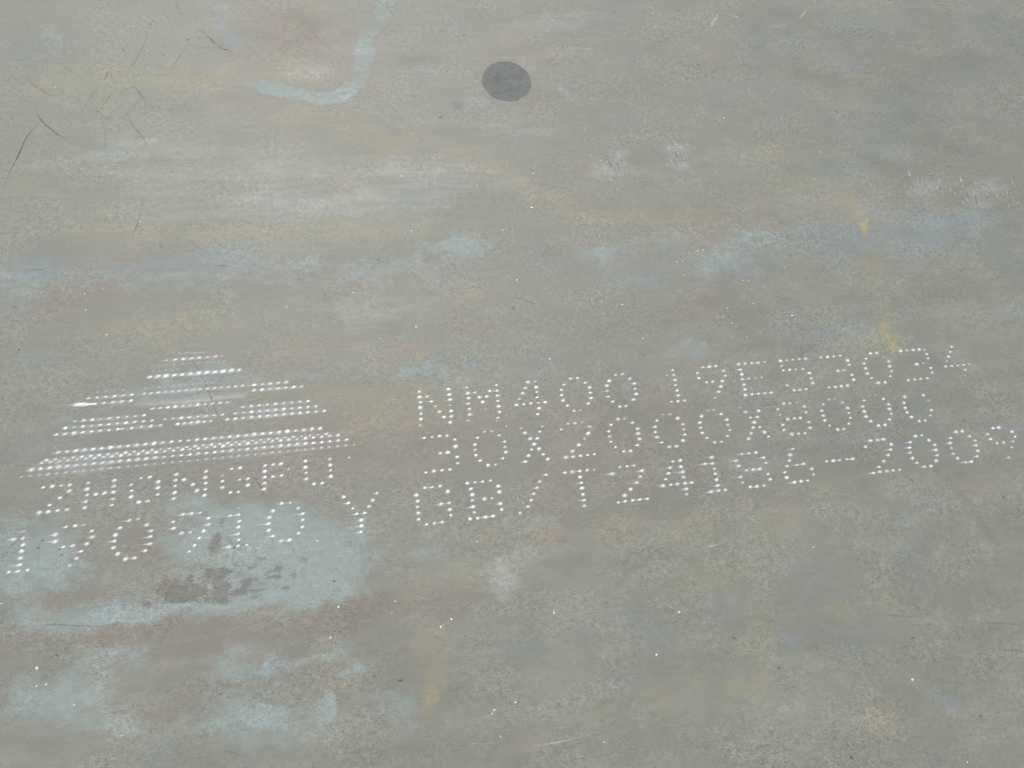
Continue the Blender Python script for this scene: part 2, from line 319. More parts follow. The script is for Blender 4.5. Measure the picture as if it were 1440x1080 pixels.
# stain: kind, x, y, first half axis (2), second half axis (2), strength
STAINS = [('teal',-0.639,-0.1693,0.0495,-0.0005,0.0053,-0.0274,0.7),('teal',-0.6508,-0.2078,0.0405,-0.0007,0.0053,-0.0265,0.6),('teal',-0.5947,-0.1963,0.0414,-0.0006,0.004,-0.0225,0.5),('teal',-0.3894,-0.1769,0.0666,-0.0007,0.0033,-0.033,0.8),
('teal',-0.2996,-0.205,0.0676,-0.001,0.0028,-0.0421,0.85),('teal',-0.3446,-0.2369,0.0967,-0.0019,0.0029,-0.0345,0.85),('teal',-0.4136,-0.2646,0.0681,-0.0016,0.002,-0.0175,0.7),('teal',-0.2648,-0.2547,0.0402,-0.0009,0.001,-0.0181,0.8),
('teal',-0.4976,-0.268,0.058,-0.0014,0.002,-0.0138,0.7),('teal',-0.5554,-0.2656,0.0326,-0.0008,0.0026,-0.0154,0.65),('teal',-0.4528,-0.1374,0.0354,-0.0002,0.0021,-0.0174,0.5),('teal',-0.459,-0.1974,0.0302,-0.0004,0.0029,-0.023,0.55),
('teal',-0.6211,-0.2555,0.0401,-0.0009,0.003,-0.0154,0.5),('teal',-0.2323,-0.2354,0.0273,-0.0005,0.0011,-0.0277,0.5),('teal',-0.3402,-0.2729,0.0434,-0.0011,0.001,-0.0123,0.6),('teal',-0.6608,-0.126,0.0334,-0.0001,0.0023,-0.0113,0.25),
('teal',-0.3264,-0.174,0.0272,-0.0003,0.0009,-0.0115,0.5),('blue',-0.5474,-0.264,0.0163,-0.0004,0.0017,-0.0103,0.6),('blue',-0.5322,-0.2469,0.0248,-0.0005,0.0017,-0.0105,0.4),('teal',-0.5874,-0.3486,0.0583,-0.0022,0.0045,-0.0239,0.65),
('teal',-0.545,-0.3871,0.0465,-0.002,0.0033,-0.0194,0.5),('blue',-0.6159,-0.3704,0.0305,-0.0012,0.0025,-0.0124,0.4),('teal',-0.3948,-0.3468,0.0248,-0.0009,0.002,-0.0181,0.38),('teal',-0.4099,-0.4006,0.0402,-0.0018,0.0023,-0.0196,0.26),
('teal',-0.3692,-0.4058,0.0284,-0.0013,0.0016,-0.0157,0.4),('teal',-0.2428,-0.3703,0.0137,-0.0005,0.0003,-0.0074,0.95),('teal',-0.2746,-0.3997,0.0126,-0.0005,0.0003,-0.0056,1.0),('teal',-0.2894,-0.3497,0.0256,-0.0009,0.0004,-0.0058,0.55),
('teal',-0.3488,-0.3541,0.0134,-0.0005,0.0006,-0.0066,0.65),('teal',-0.1978,-0.3439,0.0246,-0.0009,0.0003,-0.0102,0.4),('teal',-0.3283,-0.4266,0.0571,-0.0027,0.002,-0.0233,0.3),('teal',-0.1934,-0.4123,0.0428,-0.0019,0.0005,-0.0201,0.3),
('teal',-0.2783,-0.4096,0.0209,-0.0009,0.0007,-0.0119,0.5),('teal',-0.2503,-0.341,0.013,-0.0004,0.0003,-0.0051,0.4),('blue',-0.4681,-0.431,0.0234,-0.0011,0.0015,-0.0106,0.35),('teal',-0.5103,-0.3247,0.0483,-0.0016,0.0019,-0.0123,0.3),
('teal',-0.6278,-0.3342,0.0309,-0.0011,0.0032,-0.016,0.3),('teal',-0.357,-0.3995,0.0115,-0.0005,0.0005,-0.0048,0.5),('blue',-0.685,0.2306,0.0522,0.0027,0.004,-0.0219,0.55),('teal',-0.6925,0.2131,0.0423,0.002,0.0049,-0.0264,0.35),
('blue',-0.689,0.1833,0.0466,0.002,0.0031,-0.0165,0.35),('blue',-0.5192,0.2418,0.0499,0.0026,0.0016,-0.0125,0.4),('blue',-0.4173,0.2435,0.0617,0.0031,0.0017,-0.0178,0.4),('teal',-0.4969,0.2009,0.0892,0.004,0.003,-0.0245,0.25),
('blue',-0.6512,0.0956,0.0456,0.0014,0.004,-0.0223,0.4),('teal',-0.0443,0.2356,0.0454,0.0021,-0.0005,-0.0186,0.45),('teal',-0.0772,0.2468,0.0564,0.0028,-0.0003,-0.016,0.35),('teal',-0.3021,0.237,0.0233,0.0011,0.0006,-0.0103,0.5),
('teal',-0.3235,0.2089,0.0626,0.0028,0.002,-0.0315,0.2),('teal',-0.1522,0.2115,0.0656,0.0029,0.0002,-0.0258,0.2),('teal',0.1783,0.2233,0.0407,0.0018,-0.0016,-0.0162,0.4),('blue',0.2186,0.221,0.0169,0.0007,-0.0014,-0.0122,0.5),
('teal',0.1834,0.2053,0.0417,0.0017,-0.0014,-0.0134,0.3),('blue',0.206,0.1678,0.0592,0.0022,-0.0021,-0.0183,0.35),('teal',0.4155,0.2298,0.0764,0.0033,-0.005,-0.028,0.42),('teal',0.3667,0.1852,0.0621,0.0024,-0.004,-0.0243,0.45),
('blue',0.405,0.1652,0.0224,0.0008,-0.0017,-0.0094,0.5),('teal',0.2717,0.0347,0.0519,0.0009,-0.0024,-0.0169,0.4),('teal',0.2796,0.2343,0.0493,0.0022,-0.0037,-0.0276,0.3),('blue',0.5603,0.2409,0.0596,0.0026,-0.0065,-0.0287,0.45),
('blue',0.8176,0.2426,0.1128,0.0048,-0.0073,-0.0236,0.55),('blue',0.7338,0.2026,0.0546,0.0021,-0.0057,-0.02,0.4),('blue',0.7098,0.1666,0.0242,0.0008,-0.0016,-0.0056,0.6),('blue',0.6053,0.2168,0.0399,0.0016,-0.0048,-0.0199,0.3),
('blue',0.5438,0.0463,0.0497,0.001,-0.0042,-0.0176,0.45),('blue',0.6497,0.4637,0.026,0.0019,-0.0051,-0.0215,0.5),('blue',0.6576,0.3784,0.0508,0.0031,-0.0078,-0.0315,0.45),('blue',0.588,0.3762,0.0417,0.0026,-0.0042,-0.0188,0.2),
('blue',0.7175,0.2702,0.0694,0.0033,-0.0074,-0.0267,0.3),('blue',0.8655,0.061,0.0405,0.0008,-0.0074,-0.0212,0.3),('teal',0.1445,0.6193,0.0401,0.0039,-0.0014,-0.0172,0.2),('teal',-0.0755,0.614,0.0506,0.0051,-0.0003,-0.0201,0.25),
('teal',0.0206,0.5624,0.0383,0.0035,-0.0011,-0.0246,0.3),('teal',0.1683,0.5594,0.0132,0.0012,-0.0015,-0.0166,0.4),('teal',0.1479,0.7352,0.0691,0.0079,-0.0017,-0.022,0.2),('teal',-0.5748,0.4586,0.0634,0.0054,0.002,-0.0144,0.35),
('teal',-0.6705,0.466,0.0413,0.0036,0.0021,-0.0128,0.25),('teal',-0.7154,0.6876,0.0547,0.0067,0.0068,-0.0406,0.2),('blue',-0.691,0.5618,0.0423,0.0043,0.0035,-0.0211,0.2),('teal',-0.4314,0.0346,0.0666,0.0013,0.0023,-0.022,0.5),
('teal',-0.5248,0.0206,0.046,0.0008,0.0015,-0.0107,0.3),('teal',-0.639,-0.0165,0.0351,0.0005,0.0019,-0.0103,0.45),('teal',-0.3921,-0.0171,0.1038,0.0013,0.0014,-0.0149,0.35),('teal',-0.2953,0.0292,0.0395,0.0007,0.0008,-0.0134,0.4),
('teal',-0.5719,-0.0725,0.0526,0.0002,0.0032,-0.0199,0.25),('teal',-0.6108,0.0597,0.0455,0.0011,0.0037,-0.0218,0.2),('blue',-0.3397,-0.0184,0.0153,0.0002,0.0005,-0.0064,0.5),('teal',-0.4658,-0.0471,0.0548,0.0004,0.0015,-0.0124,0.25),
('teal',-0.133,0.0334,0.0414,0.0008,0.0,-0.0137,0.35),('blue',-0.0593,0.037,0.0085,0.0002,-0.0002,-0.007,0.6),('blue',0.1767,-0.0142,0.0089,0.0001,-0.0006,-0.0058,0.6),('teal',0.1691,-0.0252,0.011,0.0001,-0.001,-0.0091,0.5),
('teal',-0.006,-0.2017,0.0393,-0.0005,-0.0007,-0.0147,0.3),('blue',0.4806,-0.1319,0.0518,-0.0002,-0.0025,-0.011,0.35),('blue',0.5952,-0.1398,0.071,-0.0003,-0.003,-0.0111,0.45),('teal',0.3388,-0.1522,0.044,-0.0003,-0.0026,-0.0149,0.35),
('blue',0.7655,-0.1398,0.0494,-0.0002,-0.0046,-0.0137,0.4),('blue',0.6077,-0.2321,0.0299,-0.0005,-0.0027,-0.0094,0.35),('blue',0.563,-0.2437,0.0339,-0.0006,-0.0025,-0.0093,0.3),('teal',-0.1437,-0.2261,0.0281,-0.0005,0.0001,-0.0094,0.4),
('teal',-0.1266,-0.2468,0.0373,-0.0008,-0.0,-0.013,0.3),('white',-0.1805,-0.2175,0.0186,-0.0003,0.0002,-0.0094,0.3),('blue',0.6312,-0.0748,0.0244,0.0001,-0.0033,-0.0117,0.3),('blue',0.3235,-0.3987,0.022,-0.0009,-0.0023,-0.0123,0.45),
('teal',0.2991,-0.483,0.0288,-0.0015,-0.0021,-0.0115,0.35),('blue',0.482,-0.4064,0.0167,-0.0007,-0.0018,-0.0072,0.4),('blue',0.5169,-0.496,0.0305,-0.0016,-0.0028,-0.0101,0.55),('blue',0.236,-0.3474,0.0249,-0.0008,-0.0013,-0.0091,0.35),
('blue',0.1744,-0.4206,0.0133,-0.0006,-0.0006,-0.0051,0.35),('blue',0.2817,-0.5099,0.0236,-0.0013,-0.0014,-0.008,0.25),('teal',0.3646,-0.3288,0.0416,-0.0012,-0.0019,-0.0094,0.2),('blue',0.1163,-0.4005,0.0236,-0.001,-0.0009,-0.0085,0.25),
('yellow',0.65,0.2437,0.0108,0.0005,-0.0026,-0.0102,1.0),('yellow',0.65,0.2555,0.0095,0.0004,-0.0022,-0.0088,0.6),('yellow',0.6265,0.0288,0.0101,0.0002,-0.004,-0.0151,0.5),('yellow',0.6267,0.0508,0.0114,0.0002,-0.003,-0.0115,0.4),
('ochre',0.5874,0.0278,0.0437,0.0007,-0.0044,-0.0175,0.35),('ochre',0.6301,0.097,0.0309,0.0008,-0.0069,-0.0263,0.3),('ochre',-0.4236,0.2851,0.0572,0.0033,0.0013,-0.0131,0.5),('rust',-0.4391,0.2794,0.0145,0.0008,0.0008,-0.0078,0.5),
('ochre',-0.5169,0.29,0.0406,0.0024,0.002,-0.0156,0.35),('ochre',-0.5932,0.2939,0.0299,0.0018,0.0035,-0.0232,0.45),('rust',-0.5906,0.2874,0.006,0.0004,0.0027,-0.0179,0.4),('ochre',-0.7191,0.3132,0.029,0.0019,0.0073,-0.0385,0.3),
('ochre',-0.6788,0.3048,0.0156,0.001,0.0032,-0.0179,0.4),('ochre',-0.6281,0.3477,0.0602,0.0041,0.0042,-0.0265,0.25),('ochre',-0.5537,0.3074,0.0405,0.0025,0.0036,-0.0261,0.3),('ochre',-0.3656,0.2886,0.0423,0.0024,0.0008,-0.0106,0.4),
('ochre',-0.339,0.2807,0.0425,0.0024,0.0009,-0.0132,0.35),('ochre',-0.2251,0.2854,0.0264,0.0015,0.0004,-0.0134,0.5),('ochre',-0.169,0.2961,0.0224,0.0013,0.0002,-0.019,0.35),('ochre',-0.1021,0.286,0.0159,0.0009,-0.0001,-0.0095,0.5),
('rust',-0.0005,0.2698,0.0464,0.0024,-0.0003,-0.0082,0.2),('ochre',-0.5174,0.1287,0.0576,0.002,0.002,-0.0151,0.5),('ochre',-0.4496,0.1415,0.0295,0.0011,0.0015,-0.0142,0.45),('ochre',-0.5794,0.1262,0.0283,0.001,0.0014,-0.0092,0.35),
('ochre',-0.4923,0.112,0.0288,0.0009,0.0017,-0.0138,0.35),('ochre',-0.3855,0.1915,0.0306,0.0013,0.0006,-0.0074,0.5),('ochre',-0.3949,0.1461,0.012,0.0004,0.0011,-0.012,0.3),('rust',-0.1696,0.0745,0.027,0.0007,0.0001,-0.0094,0.8),
('rust',-0.2081,0.0692,0.0226,0.0006,0.0002,-0.0081,0.45),('ochre',-0.1416,0.0572,0.0187,0.0004,0.0,-0.0105,0.7),('ochre',-0.1543,0.0996,0.021,0.0006,0.0001,-0.012,0.3),('rust',-0.2945,0.0722,0.006,0.0002,0.0008,-0.0138,0.4),
('ochre',-0.3145,0.0702,0.0199,0.0005,0.0006,-0.0092,0.35),('ochre',-0.1198,0.2031,0.0275,0.0012,-0.0,-0.009,0.4),('ochre',-0.06,0.1359,0.0382,0.0013,-0.0003,-0.0149,0.4),('ochre',-0.1559,0.1546,0.0214,0.0008,0.0002,-0.0199,0.25),
('brown',-0.0744,0.1,0.043,0.0012,-0.0005,-0.0242,0.3),('brown',-0.1801,0.1074,0.0209,0.0006,0.0003,-0.0168,0.3),('ochre',-0.2082,-0.0329,0.0395,0.0004,0.0007,-0.0259,0.5),('rust',-0.2368,-0.055,0.0136,0.0001,0.0003,-0.0074,0.6),
('rust',-0.1648,-0.0549,0.0139,0.0001,0.0001,-0.0075,0.5),('ochre',-0.1844,-0.0511,0.0297,0.0002,0.0003,-0.015,0.3),('brown',-0.1864,-0.0827,0.0586,0.0002,0.0004,-0.0209,0.3),('ochre',-0.1365,-0.0115,0.0122,0.0002,0.0,-0.0111,0.3),
('rust',0.1268,-0.1132,0.0148,-0.0,-0.0007,-0.0075,0.6),('rust',-0.1263,-0.109,0.0138,-0.0,-0.0,-0.0072,0.45),('rust',-0.0695,-0.1091,0.01,-0.0,-0.0001,-0.0052,0.4),('ochre',0.0585,-0.107,0.0207,-0.0,-0.0006,-0.0085,0.45),
('ochre',0.2699,-0.0963,0.0331,0.0,-0.0019,-0.0132,0.4),('ochre',0.3881,-0.0953,0.0228,0.0,-0.0017,-0.009,0.4),('ochre',-0.044,-0.1062,0.0403,-0.0,-0.0005,-0.0157,0.2),('ochre',0.3206,-0.0492,0.0341,0.0002,-0.0015,-0.0092,0.35),
('ochre',0.1445,0.0214,0.0133,0.0002,-0.0016,-0.0165,0.4),('ochre',0.3473,0.0578,0.0237,0.0005,-0.0025,-0.0149,0.3),('rust',0.2211,0.0119,0.0226,0.0003,-0.0007,-0.0059,0.4),('rust',0.208,-0.0514,0.0154,0.0001,-0.0014,-0.0113,0.3),
('ochre',0.4266,0.0207,0.0167,0.0003,-0.0019,-0.0098,0.4),('rust',0.031,-0.2203,0.0178,-0.0003,-0.0005,-0.0087,0.6),('ochre',0.0073,-0.2129,0.0197,-0.0003,-0.0005,-0.0097,0.4),('ochre',0.1022,-0.2147,0.0605,-0.0009,-0.0008,-0.0089,0.4),
('rust',0.1431,-0.2149,0.0163,-0.0003,-0.001,-0.0099,0.3),('ochre',0.2499,-0.2479,0.0623,-0.0012,-0.0029,-0.0196,0.35),('rust',0.3005,-0.2154,0.0234,-0.0004,-0.0017,-0.0101,0.35),('rust',0.3743,-0.2227,0.0152,-0.0002,-0.0016,-0.0081,0.3),
('ochre',0.356,-0.2487,0.0427,-0.0008,-0.0047,-0.0249,0.35),('ochre',0.2584,-0.2979,0.0511,-0.0013,-0.0044,-0.0284,0.35),('ochre',0.1818,-0.2751,0.0202,-0.0005,-0.0008,-0.0067,0.45),('ochre',0.0825,-0.2693,0.0118,-0.0003,-0.0011,-0.0132,0.35),
('ochre',0.5665,-0.2651,0.0281,-0.0006,-0.0039,-0.0142,0.4),('ochre',0.4492,-0.1951,0.0246,-0.0003,-0.0033,-0.0147,0.35),('ochre',0.6831,-0.0995,0.0172,0.0,-0.0049,-0.0162,0.35),('ochre',0.5318,-0.2031,0.0137,-0.0002,-0.0032,-0.0127,0.3),
('ochre',-0.1089,-0.258,0.0374,-0.0008,-0.0001,-0.0166,0.45),('ochre',-0.1572,-0.2801,0.0274,-0.0007,0.0001,-0.0108,0.4),('ochre',-0.0657,-0.2103,0.0578,-0.0009,-0.0003,-0.0116,0.25),('brown',-0.1295,-0.2787,0.0368,-0.0009,0.0,-0.0127,0.35),
('ochre',-0.1669,-0.2237,0.0186,-0.0003,0.0001,-0.0094,0.25),('ochre',-0.1442,-0.3648,0.0159,-0.0006,0.0002,-0.0236,0.55),('rust',-0.1425,-0.3959,0.0096,-0.0004,0.0001,-0.0148,0.35),('yellow',-0.1443,-0.4063,0.0104,-0.0005,0.0001,-0.0163,0.4),
('ochre',-0.1462,-0.4183,0.0208,-0.0009,0.0001,-0.0097,0.4),('ochre',-0.1531,-0.3424,0.0143,-0.0005,0.0001,-0.0103,0.4),('ochre',0.0136,-0.3665,0.013,-0.0005,-0.0008,-0.0138,0.5),('ochre',0.0254,-0.3809,0.0111,-0.0004,-0.0004,-0.0068,0.4),
('ochre',0.1335,-0.4326,0.0224,-0.001,-0.0013,-0.0117,0.4),('ochre',0.2409,-0.446,0.048,-0.0022,-0.0018,-0.0117,0.4),('ochre',0.2752,-0.4459,0.0242,-0.0011,-0.0017,-0.0101,0.4),('ochre',0.1725,-0.4289,0.0208,-0.0009,-0.0009,-0.0067,0.3),
('ochre',0.2377,-0.3195,0.0141,-0.0004,-0.0019,-0.013,0.45),('ochre',0.2769,-0.3842,0.0179,-0.0007,-0.0045,-0.0266,0.35),('ochre',0.299,-0.3958,0.0099,-0.0004,-0.0094,-0.0528,0.35),('ochre',0.4143,-0.3724,0.0166,-0.0006,-0.0024,-0.0109,0.6),
('brown',0.4217,-0.3657,0.0083,-0.0003,-0.0017,-0.0073,0.5),('ochre',0.3875,-0.374,0.0123,-0.0004,-0.0017,-0.0082,0.35),('ochre',0.4855,-0.3663,0.0106,-0.0004,-0.0033,-0.013,0.5),('ochre',0.5344,-0.3747,0.0096,-0.0003,-0.0023,-0.0083,0.45),
('ochre',0.4216,-0.4446,0.0081,-0.0004,-0.0028,-0.0121,0.5),('ochre',0.4191,-0.5026,0.0138,-0.0007,-0.0035,-0.0148,0.45),('ochre',0.4502,-0.526,0.0079,-0.0004,-0.0025,-0.0097,0.5),('ochre',0.628,-0.4459,0.0235,-0.001,-0.002,-0.0062,0.5),
('ochre',0.6067,-0.5564,0.0081,-0.0005,-0.0026,-0.0081,0.5),('ochre',0.6053,-0.4086,0.0431,-0.0017,-0.0034,-0.0109,0.25),('ochre',0.1699,-0.5218,0.0109,-0.0006,-0.001,-0.0078,0.5),('rust',0.1695,-0.5273,0.0055,-0.0003,-0.0006,-0.0046,0.4),
('ochre',0.0582,-0.4606,0.0145,-0.0007,-0.0008,-0.0097,0.25),('ochre',0.1702,0.6486,0.0298,0.003,-0.0011,-0.0123,0.5),('ochre',0.1044,0.6147,0.0331,0.0032,-0.0021,-0.0307,0.35),('ochre',0.1551,0.6019,0.0213,0.002,-0.0011,-0.0136,0.35),
('rust',0.1055,0.6423,0.0133,0.0014,-0.0006,-0.0087,0.45),('rust',0.1182,0.717,0.0218,0.0024,-0.0006,-0.0091,0.35),('ochre',0.2886,0.5998,0.0551,0.0052,-0.0019,-0.0155,0.45),('rust',0.3215,0.594,0.0194,0.0018,-0.0011,-0.0086,0.4),
('ochre',0.3239,0.5393,0.0341,0.0029,-0.002,-0.0151,0.4),('ochre',0.4667,0.6507,0.0175,0.0017,-0.0016,-0.0091,0.3),('rust',0.4857,0.6234,0.0261,0.0025,-0.0038,-0.0214,0.5),('ochre',0.4788,0.6415,0.0233,0.0023,-0.0025,-0.0144,0.3),
('ochre',0.1762,0.4102,0.0254,0.0018,-0.0012,-0.0122,0.5),('rust',0.1695,0.4073,0.0101,0.0007,-0.0008,-0.0091,0.3),('rust',0.228,0.452,0.0104,0.0008,-0.0007,-0.0063,0.4),('ochre',0.4202,0.4029,0.0403,0.0027,-0.0021,-0.0125,0.4),
('ochre',0.5095,0.4109,0.0344,0.0023,-0.0025,-0.0127,0.5),('ochre',0.5365,0.3393,0.0543,0.0031,-0.0045,-0.0213,0.35),('ochre',0.5535,0.3982,0.0416,0.0027,-0.0047,-0.0221,0.25),('ochre',0.6629,0.5758,0.0329,0.0028,-0.0037,-0.0159,0.45),
('brown',0.6758,0.5702,0.0299,0.0026,-0.0034,-0.0141,0.3),('rust',0.602,0.5912,0.0148,0.0013,-0.0015,-0.0071,0.35),('ochre',0.8106,0.7776,0.0391,0.0043,-0.0047,-0.0181,0.45),('rust',0.7008,0.7496,0.0189,0.002,-0.0032,-0.0137,0.4),
('ochre',0.8602,0.5943,0.0126,0.0011,-0.0043,-0.0146,0.45),('ochre',0.8433,0.641,0.0158,0.0015,-0.0016,-0.0056,0.4),('ochre',0.8367,0.4532,0.012,0.0008,-0.003,-0.0101,0.4),('ochre',1.0552,0.5874,0.0262,0.0022,-0.0039,-0.0111,0.3),
('ochre',0.3889,0.7844,0.0593,0.0069,-0.0014,-0.0097,0.4),('ochre',0.2111,0.7878,0.0712,0.0085,-0.0007,-0.0076,0.35),('ochre',-0.6638,0.6151,0.0542,0.006,0.0034,-0.0219,0.4),('ochre',-0.5625,0.5977,0.0443,0.0047,0.002,-0.0157,0.4),
('ochre',-0.4661,0.596,0.0568,0.0059,0.0016,-0.0158,0.55),('rust',-0.6959,0.6078,0.0064,0.0007,0.0015,-0.0093,0.4),('ochre',-0.7593,0.5966,0.0189,0.0021,0.0017,-0.0092,0.35),('ochre',-0.6128,0.5329,0.0279,0.0027,0.0017,-0.012,0.45),
('rust',-0.6558,0.531,0.0212,0.002,0.0009,-0.0059,0.3),('ochre',-0.585,0.7626,0.0347,0.0045,0.0026,-0.0207,0.4),('rust',-0.6464,0.7319,0.0181,0.0023,0.0015,-0.0101,0.35),('ochre',-0.5707,0.7232,0.0253,0.0031,0.0021,-0.0169,0.35),
('ochre',-0.5398,0.412,0.0126,0.001,0.0029,-0.0224,0.35),('ochre',-0.6097,0.4314,0.0104,0.0008,0.0025,-0.0169,0.45),('brown',-0.5139,0.4251,0.017,0.0013,0.0024,-0.0198,0.35),('ochre',-0.7136,0.3915,0.0298,0.0023,0.0035,-0.0189,0.35),
('ochre',-0.6662,0.4238,0.0408,0.0033,0.0023,-0.0139,0.2),('rust',-0.3857,0.6433,0.0188,0.0021,0.0007,-0.0099,0.45),('ochre',-0.3203,0.6177,0.0357,0.0037,0.0018,-0.0326,0.35),('brown',-0.2355,0.6364,0.0122,0.0013,0.0004,-0.0116,0.7),
('ochre',-0.2822,0.7362,0.0124,0.0015,0.0006,-0.014,0.5),('ochre',-0.294,0.7789,0.0502,0.0064,0.0007,-0.0144,0.45),('ochre',-0.1922,0.7828,0.0129,0.0016,0.0002,-0.0109,0.4),('rust',-0.2602,0.6234,0.0169,0.0018,0.0006,-0.0165,0.4),
('rust',-0.3195,0.7275,0.0246,0.003,0.0009,-0.0174,0.35),('rust',-0.1636,0.5988,0.0123,0.0012,0.0002,-0.0164,0.4),('ochre',-0.1576,0.5954,0.0246,0.0024,0.0002,-0.0229,0.3),('ochre',-0.3096,0.5144,0.0462,0.0041,0.001,-0.0184,0.35),
('ochre',-0.0532,0.5803,0.0176,0.0017,-0.0005,-0.023,0.4),('ochre',0.027,0.6433,0.0157,0.0016,-0.0005,-0.0103,0.5),('rust',-0.114,0.6013,0.015,0.0015,-0.0,-0.0099,0.35),('ochre',-0.1537,0.4565,0.0473,0.0037,0.0001,-0.0181,0.35),
('ochre',-0.221,0.3852,0.0159,0.0011,0.0008,-0.0286,0.3),('brown',-0.2827,0.71,0.0493,0.0058,0.0023,-0.0518,0.45),('brown',-0.2458,0.7011,0.0373,0.0043,0.0012,-0.0345,0.3),('dark',-0.0867,0.631,0.0253,0.0026,-0.0002,-0.0202,0.25),
('brown',-0.1365,0.4484,0.0474,0.0037,0.0,-0.012,0.2),('dark',-0.108,0.4323,0.0285,0.0021,-0.0001,-0.0209,0.3),('brown',-0.3808,0.7364,0.0242,0.003,0.0025,-0.0347,0.25),('dark',-0.0962,0.2213,0.0178,0.0008,-0.0001,-0.0078,0.5),
('dark',-0.1111,0.1618,0.0087,0.0003,-0.0,-0.0075,0.4),('dark',-0.1693,0.1126,0.0168,0.0005,0.0002,-0.0168,0.25),('dark',-0.1782,0.2325,0.0131,0.0006,0.0002,-0.013,0.25),('brown',-0.2392,-0.2888,0.0622,-0.0017,0.0008,-0.0177,0.5),
('brown',-0.2036,-0.2928,0.0269,-0.0007,0.0006,-0.0213,0.3),('brown',-0.2754,-0.3108,0.0435,-0.0013,0.0007,-0.0121,0.4),('brown',-0.599,-0.2351,0.0488,-0.001,0.0019,-0.0105,0.6),('brown',-0.588,-0.1792,0.0251,-0.0003,0.0032,-0.0183,0.2),
('brown',-0.4929,-0.2073,0.017,-0.0003,0.002,-0.0145,0.4),('brown',-0.5155,-0.1869,0.0255,-0.0003,0.0024,-0.0165,0.4),('brown',-0.5217,-0.1587,0.043,-0.0004,0.0028,-0.0188,0.25),('brown',-0.3719,-0.1357,0.0363,-0.0002,0.0009,-0.0098,0.25),
('brown',-0.5967,-0.4066,0.0453,-0.0021,0.0024,-0.0121,0.35),('brown',-0.4585,-0.3866,0.0478,-0.002,0.0015,-0.011,0.3),('brown',-0.4514,-0.3679,0.0483,-0.0019,0.0015,-0.0112,0.25),('brown',-0.3031,-0.3945,0.05,-0.0021,0.0008,-0.0112,0.25),
('brown',-0.3107,-0.3447,0.0085,-0.0003,0.001,-0.0134,0.3),('brown',-0.4407,-0.4309,0.011,-0.0005,0.0014,-0.0106,0.3),('dark',-0.0941,-0.155,0.0117,-0.0001,-0.0001,-0.004,0.5),('dark',-0.0997,-0.1625,0.0194,-0.0002,-0.0002,-0.0139,0.25),
('dark',-0.0928,-0.1722,0.0078,-0.0001,-0.0001,-0.005,0.5),('brown',0.3331,0.097,0.0718,0.0019,-0.004,-0.0254,0.25),('brown',0.2097,0.0676,0.0688,0.0016,-0.0029,-0.0245,0.25),('brown',-0.1103,-0.0629,0.0402,0.0002,-0.0001,-0.0193,0.2),
('dark',0.1267,-0.0782,0.0149,0.0,-0.001,-0.0109,0.2),('brown',0.0981,0.3873,0.0988,0.0066,-0.0021,-0.0298,0.15),('brown',-0.4088,0.3308,0.0637,0.0041,0.001,-0.0108,0.2),('brown',-0.6324,0.1855,0.0569,0.0025,0.004,-0.0238,0.3),
('dark',-0.6501,0.2654,0.0582,0.0033,0.003,-0.0175,0.25),('brown',-0.4558,0.1741,0.0596,0.0024,0.0016,-0.0145,0.2),('dark',0.3757,0.6881,0.0288,0.003,-0.0037,-0.0256,0.3),('dark',0.159,0.6277,0.0188,0.0019,-0.0012,-0.0138,0.35),
('brown',0.5806,0.7536,0.0615,0.0068,-0.0077,-0.0388,0.15),('dark',0.3791,0.0429,0.0357,0.0007,-0.0026,-0.0148,0.25),('dark',0.0912,0.2173,0.0187,0.0008,-0.0014,-0.0187,0.25),('dark',0.2092,0.0369,0.0159,0.0003,-0.0011,-0.0096,0.3),
('dark',0.4556,-0.4943,0.022,-0.0011,-0.0038,-0.015,0.35),('dark',0.929,0.4131,0.0456,0.0029,-0.0076,-0.0232,0.2),('dark',0.6956,0.0995,0.0525,0.0013,-0.0076,-0.0266,0.15),('dark',-0.0541,-0.4936,0.0216,-0.0012,-0.0002,-0.0077,0.4),
('rust',-0.0368,-0.4818,0.0087,-0.0005,-0.0002,-0.0039,0.8),('dark',0.6701,-0.0038,0.0378,0.0005,-0.0049,-0.0173,0.15),('dark',0.6079,-0.0548,0.0122,0.0001,-0.0019,-0.0071,0.2),('dark',-0.0251,0.5341,0.01,0.0009,-0.0003,-0.0096,1.0),
('white',-0.4601,0.4302,0.1297,0.0102,0.0037,-0.0357,0.2),('white',-0.3009,0.3189,0.0653,0.004,0.0015,-0.0272,0.3),('white',-0.2121,0.3285,0.0447,0.0028,0.0007,-0.0249,0.25),('white',-0.4249,0.5559,0.0568,0.0055,0.0034,-0.0388,0.2),
('white',-0.0933,0.3947,0.0589,0.0041,-0.0002,-0.0205,0.25),('white',0.0716,0.4648,0.0753,0.0059,-0.0029,-0.0467,0.25),('white',-0.178,0.1437,0.0637,0.0022,0.0004,-0.0246,0.25),('white',-0.2311,0.135,0.025,0.0009,0.0006,-0.017,0.3),
('white',-0.3497,0.3417,0.0325,0.0021,0.0013,-0.0192,0.25),('white',-0.059,0.5157,0.0987,0.0085,-0.0007,-0.0316,0.15),('white',-0.5042,0.342,0.0311,0.0021,0.0032,-0.0269,0.2),('white',-0.0544,-0.2778,0.0151,-0.0004,-0.0004,-0.0128,0.35),
('white',-0.0339,-0.2661,0.0571,-0.0013,-0.001,-0.0279,0.2),('white',0.0164,-0.2526,0.0485,-0.001,-0.0008,-0.0132,0.25),('white',-0.3983,0.3439,0.0321,0.0021,0.0023,-0.0273,0.2),('white',-0.4506,0.3128,0.0417,0.0026,0.0014,-0.0133,0.2),
